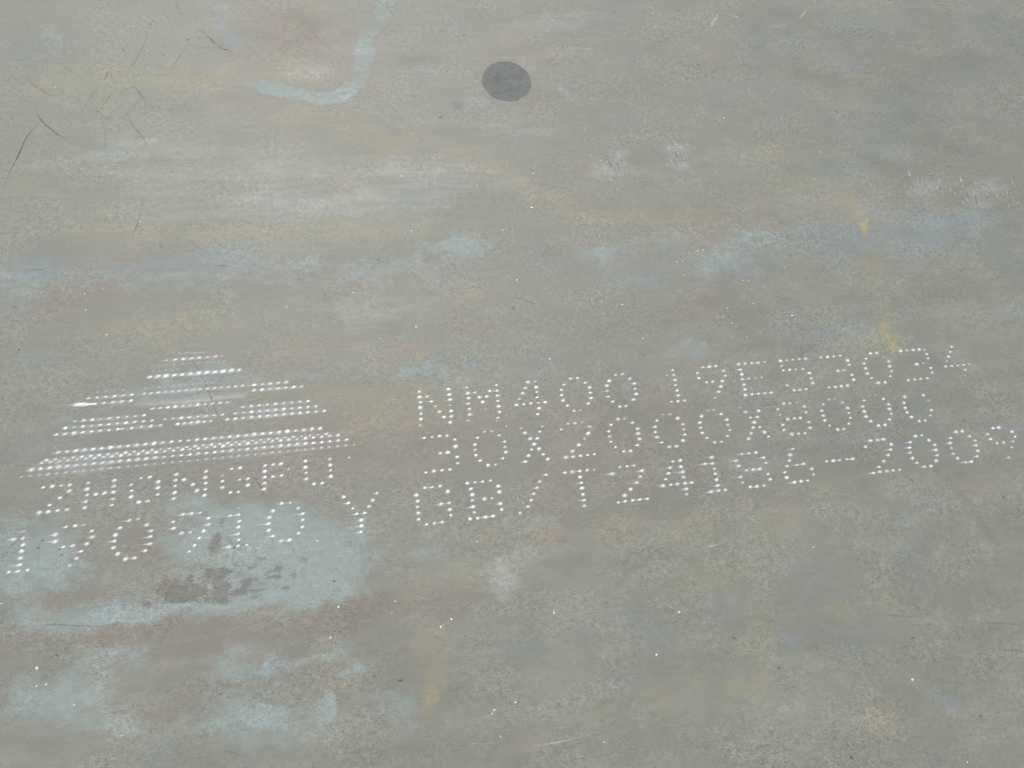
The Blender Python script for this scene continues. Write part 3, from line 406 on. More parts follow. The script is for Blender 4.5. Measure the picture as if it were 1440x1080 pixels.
('white',0.1752,0.7351,0.0835,0.0095,-0.0022,-0.0258,0.2),('white',0.2469,0.3815,0.0512,0.0033,-0.0025,-0.0211,0.3),('white',-0.2846,0.609,0.0359,0.0037,0.0007,-0.0163,0.2),('white',0.9356,0.3226,0.0593,0.0031,-0.0043,-0.0126,0.25),
('white',0.8055,0.3202,0.036,0.0019,-0.0046,-0.0155,0.2),('white',0.4435,0.2398,0.0257,0.0012,-0.0016,-0.0085,0.2),('white',0.5081,0.1116,0.0503,0.0014,-0.0029,-0.0131,0.12),('white',0.01,0.3613,0.0958,0.0062,-0.0006,-0.0145,0.15),
('white',0.6421,-0.3194,0.045,-0.0012,-0.0122,-0.0393,0.15),('white',0.36,-0.3089,0.0418,-0.0011,-0.0026,-0.0133,0.15),('white',-0.2228,0.0867,0.0514,0.0014,0.001,-0.0293,0.15),('white',-0.0093,-0.3637,0.0231,-0.0008,-0.0008,-0.0172,0.15),
('white',-0.6959,0.6078,0.0536,0.0059,0.0077,-0.0465,0.1),('white',-0.5649,0.4697,0.0851,0.0073,0.0058,-0.0434,0.12),('white',0.2155,0.3828,0.0229,0.0015,-0.0016,-0.015,0.25),('chip',-0.4629,-0.2443,0.0203,-0.0004,0.0016,-0.0124,0.95),
('chip',-0.4463,-0.2531,0.0135,-0.0003,0.0011,-0.0088,0.9),('chip',-0.4158,-0.2478,0.0103,-0.0002,0.0016,-0.0142,0.95),('chip',-0.4727,-0.2344,0.0085,-0.0002,0.001,-0.0071,0.6),('chip',-0.5083,-0.2565,0.01,-0.0002,0.0006,-0.0044,0.9),
('chip',-0.3881,-0.2508,0.0121,-0.0003,0.0005,-0.0045,0.7),('chip',-0.3689,-0.2618,0.0086,-0.0002,0.0004,-0.0044,0.6),('chip',-0.4156,-0.1937,0.0123,-0.0002,0.0011,-0.0102,0.8),('chip',-0.3402,-0.2464,0.0105,-0.0002,0.0004,-0.0045,0.85),
('chip',-0.3182,-0.2524,0.0053,-0.0001,0.0003,-0.0045,0.8),('chip',-0.3803,-0.1872,0.0124,-0.0002,0.0005,-0.0056,0.5),('chip',-0.4577,-0.2272,0.0043,-0.0001,0.0005,-0.0036,0.8),('chip',-0.3271,-0.2612,0.0105,-0.0002,0.0002,-0.0027,0.6),
('chip',-0.357,-0.2183,0.0071,-0.0001,0.0003,-0.0037,0.4),('chip',-0.4029,-0.1709,0.0053,-0.0001,0.0006,-0.0057,0.6),('chip',-0.3089,-0.2244,0.0054,-0.0001,0.0003,-0.0046,0.6),('chip',-0.227,-0.2192,0.0064,-0.0001,0.0002,-0.0066,0.6),
('chip',-0.4939,-0.2616,0.0066,-0.0002,0.0004,-0.0026,0.7),('chip',-0.4794,-0.2658,0.0058,-0.0001,0.0002,-0.0017,0.8),('chip',-0.278,-0.2469,0.0107,-0.0002,0.0005,-0.0091,0.35),('chip',-0.4171,-0.139,0.0107,-0.0001,0.0006,-0.0058,0.3),
('chip',-0.285,-0.1638,0.0074,-0.0001,0.0005,-0.0077,0.4),('dark',0.0652,0.5882,0.0401,-0.0122,-0.0123,-0.0425,0.55),('brown',0.0675,-0.1164,0.3936,-0.0008,-0.0046,-0.0633,0.3),('brown',-0.4187,-0.0819,0.237,0.0053,0.0074,-0.0606,0.32),
('brown',-0.1696,-0.0524,0.1588,0.0011,0.0011,-0.0749,0.2),('brown',0.1383,-0.1859,0.309,-0.0035,-0.0041,-0.0405,0.2),('white',0.7926,0.316,0.0373,-0.0054,-0.0091,-0.0199,0.5),('white',0.9129,0.3204,0.0578,-0.0071,-0.0067,-0.014,0.45),
('white',0.8918,0.2866,0.0298,-0.0037,-0.0087,-0.0183,0.4),('white',0.224,0.3946,0.0302,-0.0011,-0.0042,-0.0228,0.45),('white',0.3484,0.4055,0.0233,-0.0008,-0.0069,-0.031,0.45),('white',-0.0525,-0.2781,0.0243,-0.0027,-0.0024,-0.0201,0.5),
('white',0.7624,0.7496,0.0273,-0.0149,-0.0135,-0.0223,0.2),('white',-0.2843,0.6254,0.0458,-0.0007,-0.0004,-0.0231,0.2),('ochre',-0.1444,-0.3774,0.0211,-0.0015,-0.0014,-0.0458,0.5),('ochre',-0.1667,-0.009,0.1211,-0.0007,-0.0001,-0.0332,0.15),
('ochre',0.1964,-0.4699,0.2808,-0.0183,-0.0078,-0.0489,0.18),('ochre',-0.4376,0.6035,0.2305,0.0128,0.0031,-0.0479,0.2),('chip',-0.4227,-0.2461,0.103,-0.0059,0.0019,-0.0231,0.36),('chip',-0.3711,-0.2204,0.0792,-0.0042,0.0022,-0.0366,0.26),
('white',-0.4326,0.422,0.3597,0.0113,0.0043,-0.0643,0.22),('white',-0.1418,0.3676,0.2306,0.0054,-0.0014,-0.0572,0.22),('white',-0.3982,0.3371,0.2139,0.0043,0.0014,-0.0245,0.22),('blue',-0.4782,0.2306,0.3037,-0.0047,0.0026,-0.0351,0.3),
('blue',-0.0635,0.2129,0.179,0.0006,-0.0016,-0.0313,0.25),('teal',-0.1522,0.2115,0.3279,0.0011,-0.0006,-0.0284,0.16),('blue',0.3552,0.1886,0.2964,0.0058,-0.0067,-0.0379,0.28),('blue',0.7151,0.2256,0.2423,-0.0034,-0.0133,-0.0405,0.28),
('ochre',-0.3973,0.2863,0.2949,-0.0025,0.0008,-0.0184,0.3),('ochre',-0.4734,0.1221,0.1653,0.002,0.0026,-0.0256,0.28),('brown',-0.6312,0.1737,0.1046,-0.0002,0.0047,-0.0331,0.25),('ochre',-0.1281,-0.0343,0.1112,-0.001,-0.0007,-0.0436,0.28),
('brown',-0.1703,-0.063,0.1285,-0.0017,-0.0,-0.0425,0.22),('white',-0.072,0.1243,0.195,-0.0015,-0.0018,-0.0369,0.14),('teal',-0.0295,0.0196,0.1588,0.0027,-0.0006,-0.0184,0.2),('brown',0.2516,0.1025,0.1873,0.0016,-0.003,-0.0202,0.22),
('ochre',0.2545,0.2923,0.2226,-0.0016,-0.0029,-0.0172,0.3),('ochre',-0.1355,0.4635,0.1857,-0.0398,-0.0042,-0.024,0.25),('ochre',0.2013,-0.2328,0.1947,-0.01,-0.0033,-0.0197,0.25),('ochre',0.2685,-0.299,0.1007,-0.0109,-0.0096,-0.0376,0.25),
('brown',-0.1857,-0.2949,0.108,-0.0048,0.0001,-0.0231,0.35),('brown',-0.4541,-0.3068,0.2325,-0.0194,0.0011,-0.0134,0.3),('dark',0.1849,-0.5174,0.3796,-0.0502,-0.0049,-0.0201,0.14),('dark',-0.1636,-0.4713,0.1679,-0.0222,-0.0014,-0.0168,0.16),
('dark',0.9277,0.5619,0.2442,-0.0046,-0.0773,-0.1991,0.14),('dark',-0.2398,-0.3019,0.053,-0.0061,-0.0009,-0.0209,0.22),('teal',-0.4268,-0.375,0.2273,-0.0169,0.0042,-0.0479,0.14),('teal',-0.3108,-0.3529,0.1017,-0.0054,0.0008,-0.0133,0.3),
('blue',-0.353,-0.356,0.0418,-0.0023,0.0005,-0.0074,0.5),('teal',-0.6095,-0.2884,0.0482,-0.0057,0.0027,-0.0249,0.2),('white',-0.0216,0.6473,0.2825,-0.0033,-0.0099,-0.1032,0.14),('white',0.29,0.6796,0.1661,-0.0013,-0.017,-0.0906,0.1),
('brown',-0.2829,0.7013,0.0863,-0.0005,-0.0013,-0.069,0.6),('ochre',-0.2963,0.6256,0.0601,-0.0009,-0.0004,-0.0264,0.45),('ochre',-0.495,0.6044,0.1707,0.0054,0.0013,-0.0191,0.3),('ochre',-0.6492,0.5761,0.1191,0.0064,0.0048,-0.0368,0.2)]
for k, x, y, ax, ay, bx, by, amp in STAINS:
    R = 1.9 * max(math.hypot(ax, ay), math.hypot(bx, by)) + 0.05
    i0, i1 = np.searchsorted(xs, [x - R, x + R]); j0, j1 = np.searchsorted(ys, [y - R, y + R])
    if i1 <= i0 or j1 <= j0: continue
    dx, dy = WX[j0:j1, i0:i1] - x, WY[j0:j1, i0:i1] - y
    det = ax * by - ay * bx
    u, w = (dx * by - dy * bx) / det, (dy * ax - dx * ay) / det
    r = np.sqrt(u * u + w * w)
    s = np.clip((1.65 - r) / 1.35, 0, 1); s = s * s * (3 - 2 * s)
    m = masks[k][j0:j1, i0:i1]
    np.copyto(m, m + s * amp - m * s * amp)
# streaked stains: kind, half width, strength, points
SMEARS = [('teal',0.0164,0.42,[(-0.1274,0.8052),(-0.1398,0.7502),(-0.1626,0.7093),(-0.1757,0.6747)]),('teal',0.0155,0.58,[(-0.1757,0.6747),(-0.184,0.6323),(-0.2008,0.588),(-0.2259,0.5642)]),('teal',0.0137,0.78,[(-0.2197,0.5673),(-0.2561,0.549),
(-0.2855,0.5576),(-0.3207,0.5678),(-0.3559,0.5796)]),('teal',0.0137,0.5,[(-0.3207,0.5694),(-0.3559,0.5828),(-0.3793,0.596)]),('white',0.0041,0.45,[(-0.2011,0.5799),(-0.2263,0.5515),(-0.2564,0.5395),(-0.2834,0.548)]),('blue',0.0114,0.55,[(-0.4263,0.7679),
(-0.4241,0.7227),(-0.4092,0.6987),(-0.3897,0.6749)]),('blue',0.0082,0.35,[(0.6335,0.6958),(0.6203,0.6399)]),('blue',0.0083,0.4,[(0.6805,0.6728),(0.6983,0.6427),(0.7336,0.6127),(0.7671,0.6233)]),('ochre',0.0146,0.5,[(-0.0541,0.435),
(0.0138,0.3935),(0.0802,0.3467),(0.1351,0.3095),(0.1802,0.2888)]),('ochre',0.0121,0.45,[(0.1453,0.2976),(0.2292,0.2892),(0.3294,0.2917),(0.395,0.3003)]),('rust',0.008,0.45,[(-0.0316,0.4191),(0.0254,0.3901)]),('rust',0.0079,0.35,[(0.1236,0.3129),
(0.1923,0.2882)]),('ochre',0.0127,0.65,[(0.5994,0.3029),(0.6337,0.3044),(0.6422,0.2768),(0.644,0.2617)]),('ochre',0.0156,0.6,[(0.6423,0.1933),(0.6397,0.1511),(0.6324,0.1036),(0.6265,0.0574),(0.6303,0.0183)]),('rust',0.01,0.4,[(0.6079,0.3086),
(0.6379,0.2966),(0.6442,0.2707)]),('ochre',0.0161,0.35,[(-0.2395,0.5126),(-0.1819,0.4802),(-0.1306,0.4482)]),('ochre',0.0072,0.45,[(0.2216,0.4522),(0.313,0.4542),(0.3927,0.4549)]),('rust',0.004,0.3,[(-0.1443,-0.1125),(-0.1932,-0.1151),
(-0.2314,-0.1095)]),('ochre',0.0084,0.5,[(-0.2958,0.0017),(-0.2464,0.002),(-0.2063,0.0054)]),('brown',0.0074,0.5,[(-0.5525,-0.2992),(-0.4783,-0.3163),(-0.412,-0.3242)]),('brown',0.0118,0.5,[(-0.658,-0.2786),(-0.5617,-0.2858),
(-0.4463,-0.2951),(-0.3274,-0.309),(-0.2398,-0.3019)]),('dark',0.0065,0.22,[(0.6239,-0.1899),(0.6456,-0.225),(0.664,-0.2803),(0.6654,-0.332)]),('white',0.0087,0.14,[(0.623,-0.2228),(0.6458,-0.2679),(0.6544,-0.3309)]),('white',0.005,0.5,[(-0.5056,0.0105),
(-0.4496,0.0101),(-0.3879,0.0125)]),('white',0.0089,0.28,[(-0.633,-0.0717),(-0.5103,-0.0634),(-0.3445,-0.058),(-0.2388,-0.0569)])]
for k, w, amp, pts in SMEARS:
    pts = resample(pts, 0.012)
    px = [p[0] for p in pts]; py = [p[1] for p in pts]; R = 2 * w + 0.03
    i0, i1 = np.searchsorted(xs, [min(px) - R, max(px) + R]); j0, j1 = np.searchsorted(ys, [min(py) - R, max(py) + R])
    if i1 <= i0 or j1 <= j0: continue
    sx = GX[j0:j1, i0:i1] * 0.55 + WX[j0:j1, i0:i1] * 0.45; sy = GY[j0:j1, i0:i1] * 0.55 + WY[j0:j1, i0:i1] * 0.45
    d = np.full(sx.shape, 9.0)
    for (xa, ya), (xb, yb) in zip(pts[:-1], pts[1:]):
        vx, vy = xb - xa, yb - ya
        t = np.clip(((sx - xa) * vx + (sy - ya) * vy) / (vx * vx + vy * vy + 1e-12), 0, 1)
        d = np.minimum(d, np.hypot(sx - xa - t * vx, sy - ya - t * vy))
    s = np.clip((1.6 - d / w) / 1.1, 0, 1); s = s * s * (3 - 2 * s)
    m = masks[k][j0:j1, i0:i1]
    np.copyto(m, m + s * amp - m * s * amp)

me = bpy.data.meshes.new('plate_body')
nv = NX * NY
top = np.stack([GX.ravel(), GY.ravel(), np.zeros(nv)], 1)
idx = np.arange(nv).reshape(NY, NX)
quads = np.stack([idx[:-1, :-1], idx[:-1, 1:], idx[1:, 1:], idx[1:, :-1]], -1).reshape(-1, 4)
rim = np.concatenate([idx[0, :-1], idx[:-1, -1], idx[-1, :0:-1], idx[:0:-1, 0]])      # counter-clockwise
low = top[rim].copy(); low[:, 2] = -TH
lo = nv + np.arange(len(rim)); nxt = np.roll(np.arange(len(rim)), -1)
sides = np.stack([lo, lo[nxt], rim[nxt], rim], 1)
corner = [(X0, Y0, -TH), (X0, Y1, -TH), (X1, Y1, -TH), (X1, Y0, -TH)]
verts = np.concatenate([top, low, np.array(corner)])
faces = np.concatenate([quads, sides, [[len(verts) - 4, len(verts) - 3, len(verts) - 2, len(verts) - 1]]])
me.vertices.add(len(verts)); me.vertices.foreach_set('co', verts.ravel())
me.loops.add(faces.size); me.loops.foreach_set('vertex_index', faces.ravel().astype(np.int32))
me.polygons.add(len(faces)); me.polygons.foreach_set('loop_start', np.arange(0, faces.size, 4, dtype=np.int32))
me.update(calc_edges=True)
def put(name, ks):
    arr = np.zeros((len(verts), 4), np.float32)
    for i, k in enumerate(ks): arr[:nv, i] = masks[k].ravel()
    me.attributes.new(name, 'FLOAT_COLOR', 'POINT').data.foreach_set('color', arr.ravel())
put('stain_a', KINDS[:4]); put('stain_b', KINDS[4:8])
yv = np.zeros(len(verts), np.float32); yv[:nv] = masks['yellow'].ravel()
me.attributes.new('stain_c', 'FLOAT', 'POINT').data.foreach_set('value', yv)
link_obj('plate_body', me, M_STEEL, plate)

# round dark spot, ground flat
SX, SY, SAX, SAY, SBX, SBY = (0.0652,0.5882,0.042,-0.0128,-0.0129,-0.0448)
m = MB(); K = 200
m.v.append((SX, SY, 0.0003)); m.c.append(1.0)
for r, cv in ((0.33, 1.0), (0.66, 1.0), (0.90, 1.0), (1.0, 1.0)):
    for k in range(K):
        t = k * 6.2832 / K; q = r * (1 + 0.012 * math.sin(3 * t + 1) + 0.008 * math.sin(7 * t)) + (random.uniform(-0.022, 0.022) if r == 1.0 else 0)
        m.v.append((SX + SAX * q * math.cos(t) + SBX * q * math.sin(t), SY + SAY * q * math.cos(t) + SBY * q * math.sin(t), 0.0003)); m.c.append(cv)
for k in range(K):
    k2 = (k + 1) % K
    m.f.append((0, 1 + k2, 1 + k))
    for r in range(3):
        a = 1 + r * K; m.f.append((a + k, a + k2, a + K + k2, a + K + k))
m.build('dark_round_spot', M_SPOT, plate, 'dark grey round spot')

# printed lines: name label, tail length, tail chance, characters (each a list of x, y, strength)
DX, DY = ((0.9999,0.0167),(-0.0167,0.9999))           # unit vectors: along the printing direction and across it
def put_dot(mb, x, y, s, size=1.0, tail=0.0):
    a = 0.0032 * size * random.uniform(0.78, 1.2) * (0.62 + 0.38 * s)
    b = a * random.uniform(0.66, 0.82)
    t = random.uniform(0.10, 0.34)
    ct, st = math.cos(t), math.sin(t)
    ax, ay = (DX[0] * ct + DY[0] * st) * a, (DX[1] * ct + DY[1] * st) * a
    bx, by = (-DX[0] * st + DY[0] * ct) * b, (-DX[1] * st + DY[1] * ct) * b
    mb.dot(x, y, ax, ay, bx, by, min(1, (0.12 + 0.95 * s) * random.uniform(0.8, 1.1)), 0.0006 * size)
    if tail > 0:
        L = tail * random.uniform(0.4, 1.3)
        q = random.uniform(-0.06, 0.06)
        ex, ey = x - DX[0] * L + DY[0] * L * q, y - DX[1] * L + DY[1] * L * q
        pts = [(x + (ex - x) * i / 4, y + (ey - y) * i / 4) for i in range(5)]
        mb.strip(pts, b * 0.95, 1.0 * s, 0.00045, (1.0, 0.42, 0.1), 0, (1.0, 0.55, 0.0))

def overspray(x0, y0, x1, y1, n, seed):
    """hair-thin ink streaks dragged along the printing direction"""
    r = random.Random(seed); mb = MB()
    for _ in range(n):
        u, w = r.random(), r.random()
        x, y = x0 + (x1 - x0) * u, y0 + (y1 - y0) * u
        x += DY[0] * (w - 0.5) * 0.06; y += DY[1] * (w - 0.5) * 0.06
        L = r.uniform(0.008, 0.035)
        mb.strip([(x - DX[0] * L * i / 4, y - DX[1] * L * i / 4) for i in range(5)], r.uniform(0.0004, 0.0009), r.uniform(0.12, 0.38), 0.00022, (0.5, 1, 0.2), 0.2, (0.6, 1, 0.1))
    return mb

LINES = [('white dot-printed line reading ZHONGFU',0.006,0.3,[[(-0.6295,-0.0971,1.0),(-0.6186,-0.0968,1.0),(-0.6078,-0.0968,1.0),(-0.5972,-0.097,1.0),(-0.5972,-0.1051,1.0),(-0.6077,-0.1132,1.0),(-0.6192,-0.1217,1.0),(-0.6305,-0.1304,1.0),
(-0.6197,-0.1303,1.0),(-0.6087,-0.1299,1.0),(-0.5976,-0.1298,1.0)],[(-0.5749,-0.0964,1.0),(-0.5757,-0.1046,1.0),(-0.5747,-0.1125,1.0),(-0.5755,-0.1213,1.0),(-0.576,-0.1293,1.0),(-0.5642,-0.1126,1.0),(-0.5536,-0.1121,1.0),
(-0.543,-0.0959,1.0),(-0.5429,-0.1041,1.0),(-0.5426,-0.1118,1.0),(-0.5427,-0.121,1.0),(-0.5433,-0.1291,1.0)],[(-0.5095,-0.0958,1.0),(-0.4986,-0.0956,1.0),(-0.5214,-0.1041,1.0),(-0.5204,-0.1121,1.0),(-0.5206,-0.1207,1.0),(-0.5102,-0.1286,1.0),
(-0.4992,-0.1283,1.0),(-0.4879,-0.1031,1.0),(-0.4878,-0.1114,1.0),(-0.4876,-0.1203,1.0)],[(-0.4656,-0.0952,1.0),(-0.4661,-0.1033,1.0),(-0.4662,-0.111,1.0),(-0.4663,-0.12,1.0),(-0.467,-0.1281,1.0),(-0.4552,-0.1034,1.0),(-0.444,-0.1111,1.0),
(-0.4383,-0.1201,1.0),(-0.4277,-0.0945,1.0),(-0.4286,-0.103,1.0),(-0.4277,-0.1109,1.0),(-0.4278,-0.1193,1.0),(-0.4287,-0.1273,1.0)],[(-0.3947,-0.094,1.0),(-0.3839,-0.0937,1.0),(-0.4066,-0.1024,0.5),(-0.4063,-0.1103,1.0),(-0.4062,-0.119,1.0),
(-0.3957,-0.1268,1.0),(-0.3854,-0.127,1.0),(-0.3736,-0.1189,1.0),(-0.3732,-0.1099,1.0),(-0.3842,-0.1102,1.0)],[(-0.3513,-0.0935,1.0),(-0.3407,-0.0932,1.0),(-0.3302,-0.0931,1.0),(-0.3516,-0.1017,1.0),(-0.3516,-0.1099,1.0),
(-0.3409,-0.1099,1.0),(-0.3295,-0.1095,1.0),(-0.3517,-0.1184,1.0),(-0.3524,-0.1263,1.0),(-0.3201,-0.1014,0.5)],[(-0.2979,-0.0921,1.0),(-0.298,-0.1009,1.0),(-0.2973,-0.109,1.0),(-0.2975,-0.1176,1.0),(-0.287,-0.1255,1.0),(-0.2765,-0.1254,1.0),
(-0.2653,-0.0923,0.7),(-0.265,-0.1007,1.0),(-0.2646,-0.1084,1.0),(-0.2648,-0.1171,1.0)]]),('white dot-printed line reading 190910Y',0.014,0.6,[[(-0.6461,-0.1532,0.7),(-0.6461,-0.1619,1.0),(-0.657,-0.1619,1.0),(-0.6451,-0.1703,1.0),
(-0.6459,-0.1782,1.0),(-0.6461,-0.1867,1.0),(-0.6459,-0.1952,1.0),(-0.6574,-0.2029,1.0),(-0.6467,-0.203,1.0),(-0.6358,-0.2026,1.0)],[(-0.5965,-0.1524,1.0),(-0.5858,-0.152,1.0),(-0.5751,-0.1521,0.7),(-0.6082,-0.1612,1.0),(-0.6072,-0.1698,1.0),
(-0.5648,-0.1609,1.0),(-0.5637,-0.1688,1.0),(-0.597,-0.1778,1.0),(-0.586,-0.1775,1.0),(-0.5695,-0.1769,1.0),(-0.5754,-0.1857,1.0),(-0.5801,-0.1943,1.0),(-0.5871,-0.2022,1.0)],[(-0.5204,-0.1516,0.8),(-0.5095,-0.1509,0.8),(-0.5312,-0.1604,1.0),
(-0.536,-0.1689,1.0),(-0.5366,-0.1768,1.0),(-0.5371,-0.1852,1.0),(-0.5315,-0.1936,1.0),(-0.5213,-0.2012,1.0),(-0.5106,-0.2011,1.0),(-0.4989,-0.1599,0.8),(-0.4925,-0.1681,1.0),(-0.4933,-0.1757,1.0),(-0.4931,-0.1849,1.0),(-0.4985,-0.1932,1.0)],[(-0.4545,-0.1505,1.0),
(-0.4441,-0.1505,1.0),(-0.4329,-0.1504,0.7),(-0.4663,-0.1593,1.0),(-0.4656,-0.1678,1.0),(-0.4228,-0.1588,1.0),(-0.422,-0.1671,1.0),(-0.4553,-0.1753,1.0),(-0.4446,-0.1754,1.0),(-0.4281,-0.1752,1.0),(-0.4333,-0.1839,1.0),(-0.4386,-0.1927,1.0),
(-0.4449,-0.2001,1.0)],[(-0.3851,-0.1494,0.5),(-0.3846,-0.1579,1.0),(-0.3956,-0.1583,1.0),(-0.3837,-0.1669,1.0),(-0.3847,-0.1745,1.0),(-0.3847,-0.1833,1.0),(-0.3841,-0.1914,1.0),(-0.3959,-0.1993,1.0),(-0.3848,-0.1992,1.0),
(-0.3741,-0.1991,1.0)],[(-0.3297,-0.1483,1.0),(-0.3184,-0.1483,0.7),(-0.341,-0.1576,1.0),(-0.3457,-0.1658,1.0),(-0.3462,-0.174,1.0),(-0.3465,-0.1828,1.0),(-0.341,-0.1908,1.0),(-0.3308,-0.1987,1.0),(-0.3198,-0.1983,1.0),(-0.3085,-0.157,0.8),
(-0.3025,-0.165,1.0),(-0.303,-0.1732,1.0),(-0.3032,-0.1825,1.0),(-0.3084,-0.1905,1.0)],[(-0.2485,-0.1471,1.0),(-0.2429,-0.1564,1.0),(-0.2373,-0.1642,1.0),(-0.2326,-0.172,1.0),(-0.2219,-0.172,1.0),(-0.2157,-0.1637,1.0),(-0.2105,-0.1557,1.0),
(-0.2045,-0.1464,1.0),(-0.2271,-0.1813,1.0),(-0.2269,-0.1891,1.0),(-0.2281,-0.1971,1.0)]]),('white dot-printed line reading NM40019E53034',0.01,0.3,[[(-0.1359,-0.0017,0.8),(-0.1361,-0.0105,1.0),(-0.1353,-0.0184,1.0),(-0.1366,-0.0269,1.0),
(-0.1362,-0.036,1.0),(-0.1366,-0.0443,1.0),(-0.1387,-0.0537,0.6),(-0.1254,-0.0106,0.8),(-0.1196,-0.0184,1.0),(-0.115,-0.0265,0.8),(-0.1095,-0.0354,1.0),(-0.1039,-0.0439,1.0),(-0.0934,-0.0012,1.0),(-0.0927,-0.01,1.0),(-0.0926,-0.0179,1.0),
(-0.0937,-0.0264,0.7),(-0.093,-0.0355,1.0),(-0.0935,-0.0438,1.0),(-0.0959,-0.0529,1.0)],[(-0.0667,-0.0009,0.8),(-0.0657,-0.01,1.0),(-0.0657,-0.0177,1.0),(-0.0669,-0.0261,1.0),(-0.0664,-0.0348,1.0),(-0.0664,-0.0433,1.0),(-0.0701,-0.0523,0.7),
(-0.0557,-0.0096,0.7),(-0.0499,-0.0177,1.0),(-0.0391,-0.0172,1.0),(-0.0337,-0.0092,1.0),(-0.046,-0.0257,1.0),(-0.0433,-0.037,0.25),(-0.0231,-0.0005,1.0),(-0.023,-0.0093,1.0),(-0.0234,-0.0171,1.0),(-0.024,-0.0256,1.0),(-0.0236,-0.0342,1.0),
(-0.0236,-0.0428,1.0),(-0.0268,-0.0519,0.8)],[(0.0246,0.0005,1.0),(0.0356,0.0008,0.7),(0.0192,-0.0086,1.0),(0.0355,-0.0085,1.0),(0.0142,-0.0167,1.0),(0.0353,-0.0163,1.0),(0.0077,-0.0252,0.6),(0.0345,-0.0246,1.0),(0.0025,-0.0342,1.0),
(0.0133,-0.0339,1.0),(0.0239,-0.0334,1.0),(0.0349,-0.0334,1.0),(0.0454,-0.0333,1.0),(0.0349,-0.0422,1.0),(0.0316,-0.0511,1.0)],[(0.0888,0.001,1.0),(0.0995,0.0012,1.0),(0.0775,-0.0078,1.0),(0.0724,-0.0159,1.0),(0.0716,-0.0242,1.0),
(0.0722,-0.0329,1.0),(0.0775,-0.0413,1.0),(0.0858,-0.0504,1.0),(0.0959,-0.0504,0.7),(0.1099,-0.0074,1.0),(0.1155,-0.0155,1.0),(0.1149,-0.0241,1.0),(0.1147,-0.0326,1.0),(0.1092,-0.0407,1.0)],[(0.1584,0.0018,1.0),(0.1691,0.0022,1.0),
(0.1471,-0.0072,1.0),(0.142,-0.0148,1.0),(0.1414,-0.0232,0.7),(0.1414,-0.0322,1.0),(0.1465,-0.0407,1.0),(0.1555,-0.0496,1.0),(0.1649,-0.0492,0.8),(0.1791,-0.0062,1.0),(0.1849,-0.0145,1.0),(0.1841,-0.023,0.8),(0.1843,-0.0317,1.0),
(0.1787,-0.0402,1.0)],[(0.2485,0.0027,1.0),(0.2486,-0.0057,0.8),(0.2378,-0.0052,0.6),(0.2489,-0.014,1.0),(0.2479,-0.0222,1.0),(0.2482,-0.031,1.0),(0.2484,-0.0392,1.0),(0.2357,-0.0484,1.0),(0.2459,-0.0484,1.0),(0.2564,-0.048,1.0)],[(0.2973,0.0035,1.0),
(0.3079,0.0038,1.0),(0.3185,0.0041,1.0),(0.2865,-0.0052,1.0),(0.2868,-0.0136,1.0),(0.3289,-0.0049,0.7),(0.3295,-0.0132,1.0),(0.2971,-0.0215,1.0),(0.3073,-0.0212,1.0),(0.3225,-0.0214,1.0),(0.3182,-0.0301,1.0),(0.3127,-0.0384,1.0),
(0.3047,-0.0476,0.8)],[(0.3559,0.0045,1.0),(0.3667,0.0046,1.0),(0.3774,0.0047,1.0),(0.3882,0.0046,1.0),(0.3987,0.0048,0.8),(0.3558,-0.0047,1.0),(0.3564,-0.0129,1.0),(0.3552,-0.021,1.0),(0.3555,-0.03,1.0),(0.3551,-0.0381,1.0),
(0.3659,-0.0208,0.8),(0.3766,-0.0207,0.6),(0.387,-0.0203,0.8),(0.3531,-0.0473,1.0),(0.3639,-0.0467,1.0),(0.3745,-0.0467,1.0),(0.3855,-0.0467,1.0),(0.3957,-0.0465,1.0)],[(0.425,0.005,1.0),(0.4359,0.0051,1.0),(0.446,0.0053,1.0),
(0.4567,0.0056,1.0),(0.4675,0.0056,1.0),(0.4248,-0.004,0.7),(0.4251,-0.0116,1.0),(0.4361,-0.0114,1.0),(0.4463,-0.0112,1.0),(0.4575,-0.0115,0.7),(0.4665,-0.0191,1.0),(0.4667,-0.0282,1.0),(0.4669,-0.0364,1.0),(0.4244,-0.037,1.0),
(0.4333,-0.0459,1.0),(0.4433,-0.0458,1.0),(0.4537,-0.0455,1.0)],[(0.4932,0.0056,1.0),(0.5047,0.0058,1.0),(0.5153,0.0058,1.0),(0.5263,0.0063,1.0),(0.5366,-0.0028,1.0),(0.5366,-0.0106,1.0),(0.5144,-0.0191,1.0),(0.5256,-0.019,0.7),
(0.5356,-0.0277,1.0),(0.5358,-0.0361,1.0),(0.4911,-0.0456,1.0),(0.5016,-0.0455,1.0),(0.5121,-0.0453,1.0),(0.5224,-0.0451,1.0)],[(0.5788,0.0065,1.0),(0.5896,0.0065,1.0),(0.5682,-0.0021,1.0),(0.5623,-0.01,1.0),(0.5619,-0.0187,1.0),
(0.562,-0.0275,1.0),(0.5668,-0.0358,1.0),(0.5752,-0.0446,1.0),(0.5866,-0.0445,1.0),(0.5987,-0.0023,0.5),(0.6051,-0.0099,1.0),(0.6037,-0.0183,1.0),(0.6038,-0.0269,1.0),(0.5989,-0.035,1.0)],[(0.632,0.0067,1.0),(0.6431,0.007,1.0),
(0.6541,0.007,1.0),(0.6646,0.007,1.0),(0.6735,0.0055,0.7),(0.6747,-0.002,1.0),(0.6743,-0.0094,1.0),(0.6516,-0.0181,1.0),(0.6629,-0.0174,0.7),(0.6726,-0.0263,1.0),(0.6721,-0.0343,1.0),(0.6266,-0.0441,1.0),(0.6382,-0.044,1.0),
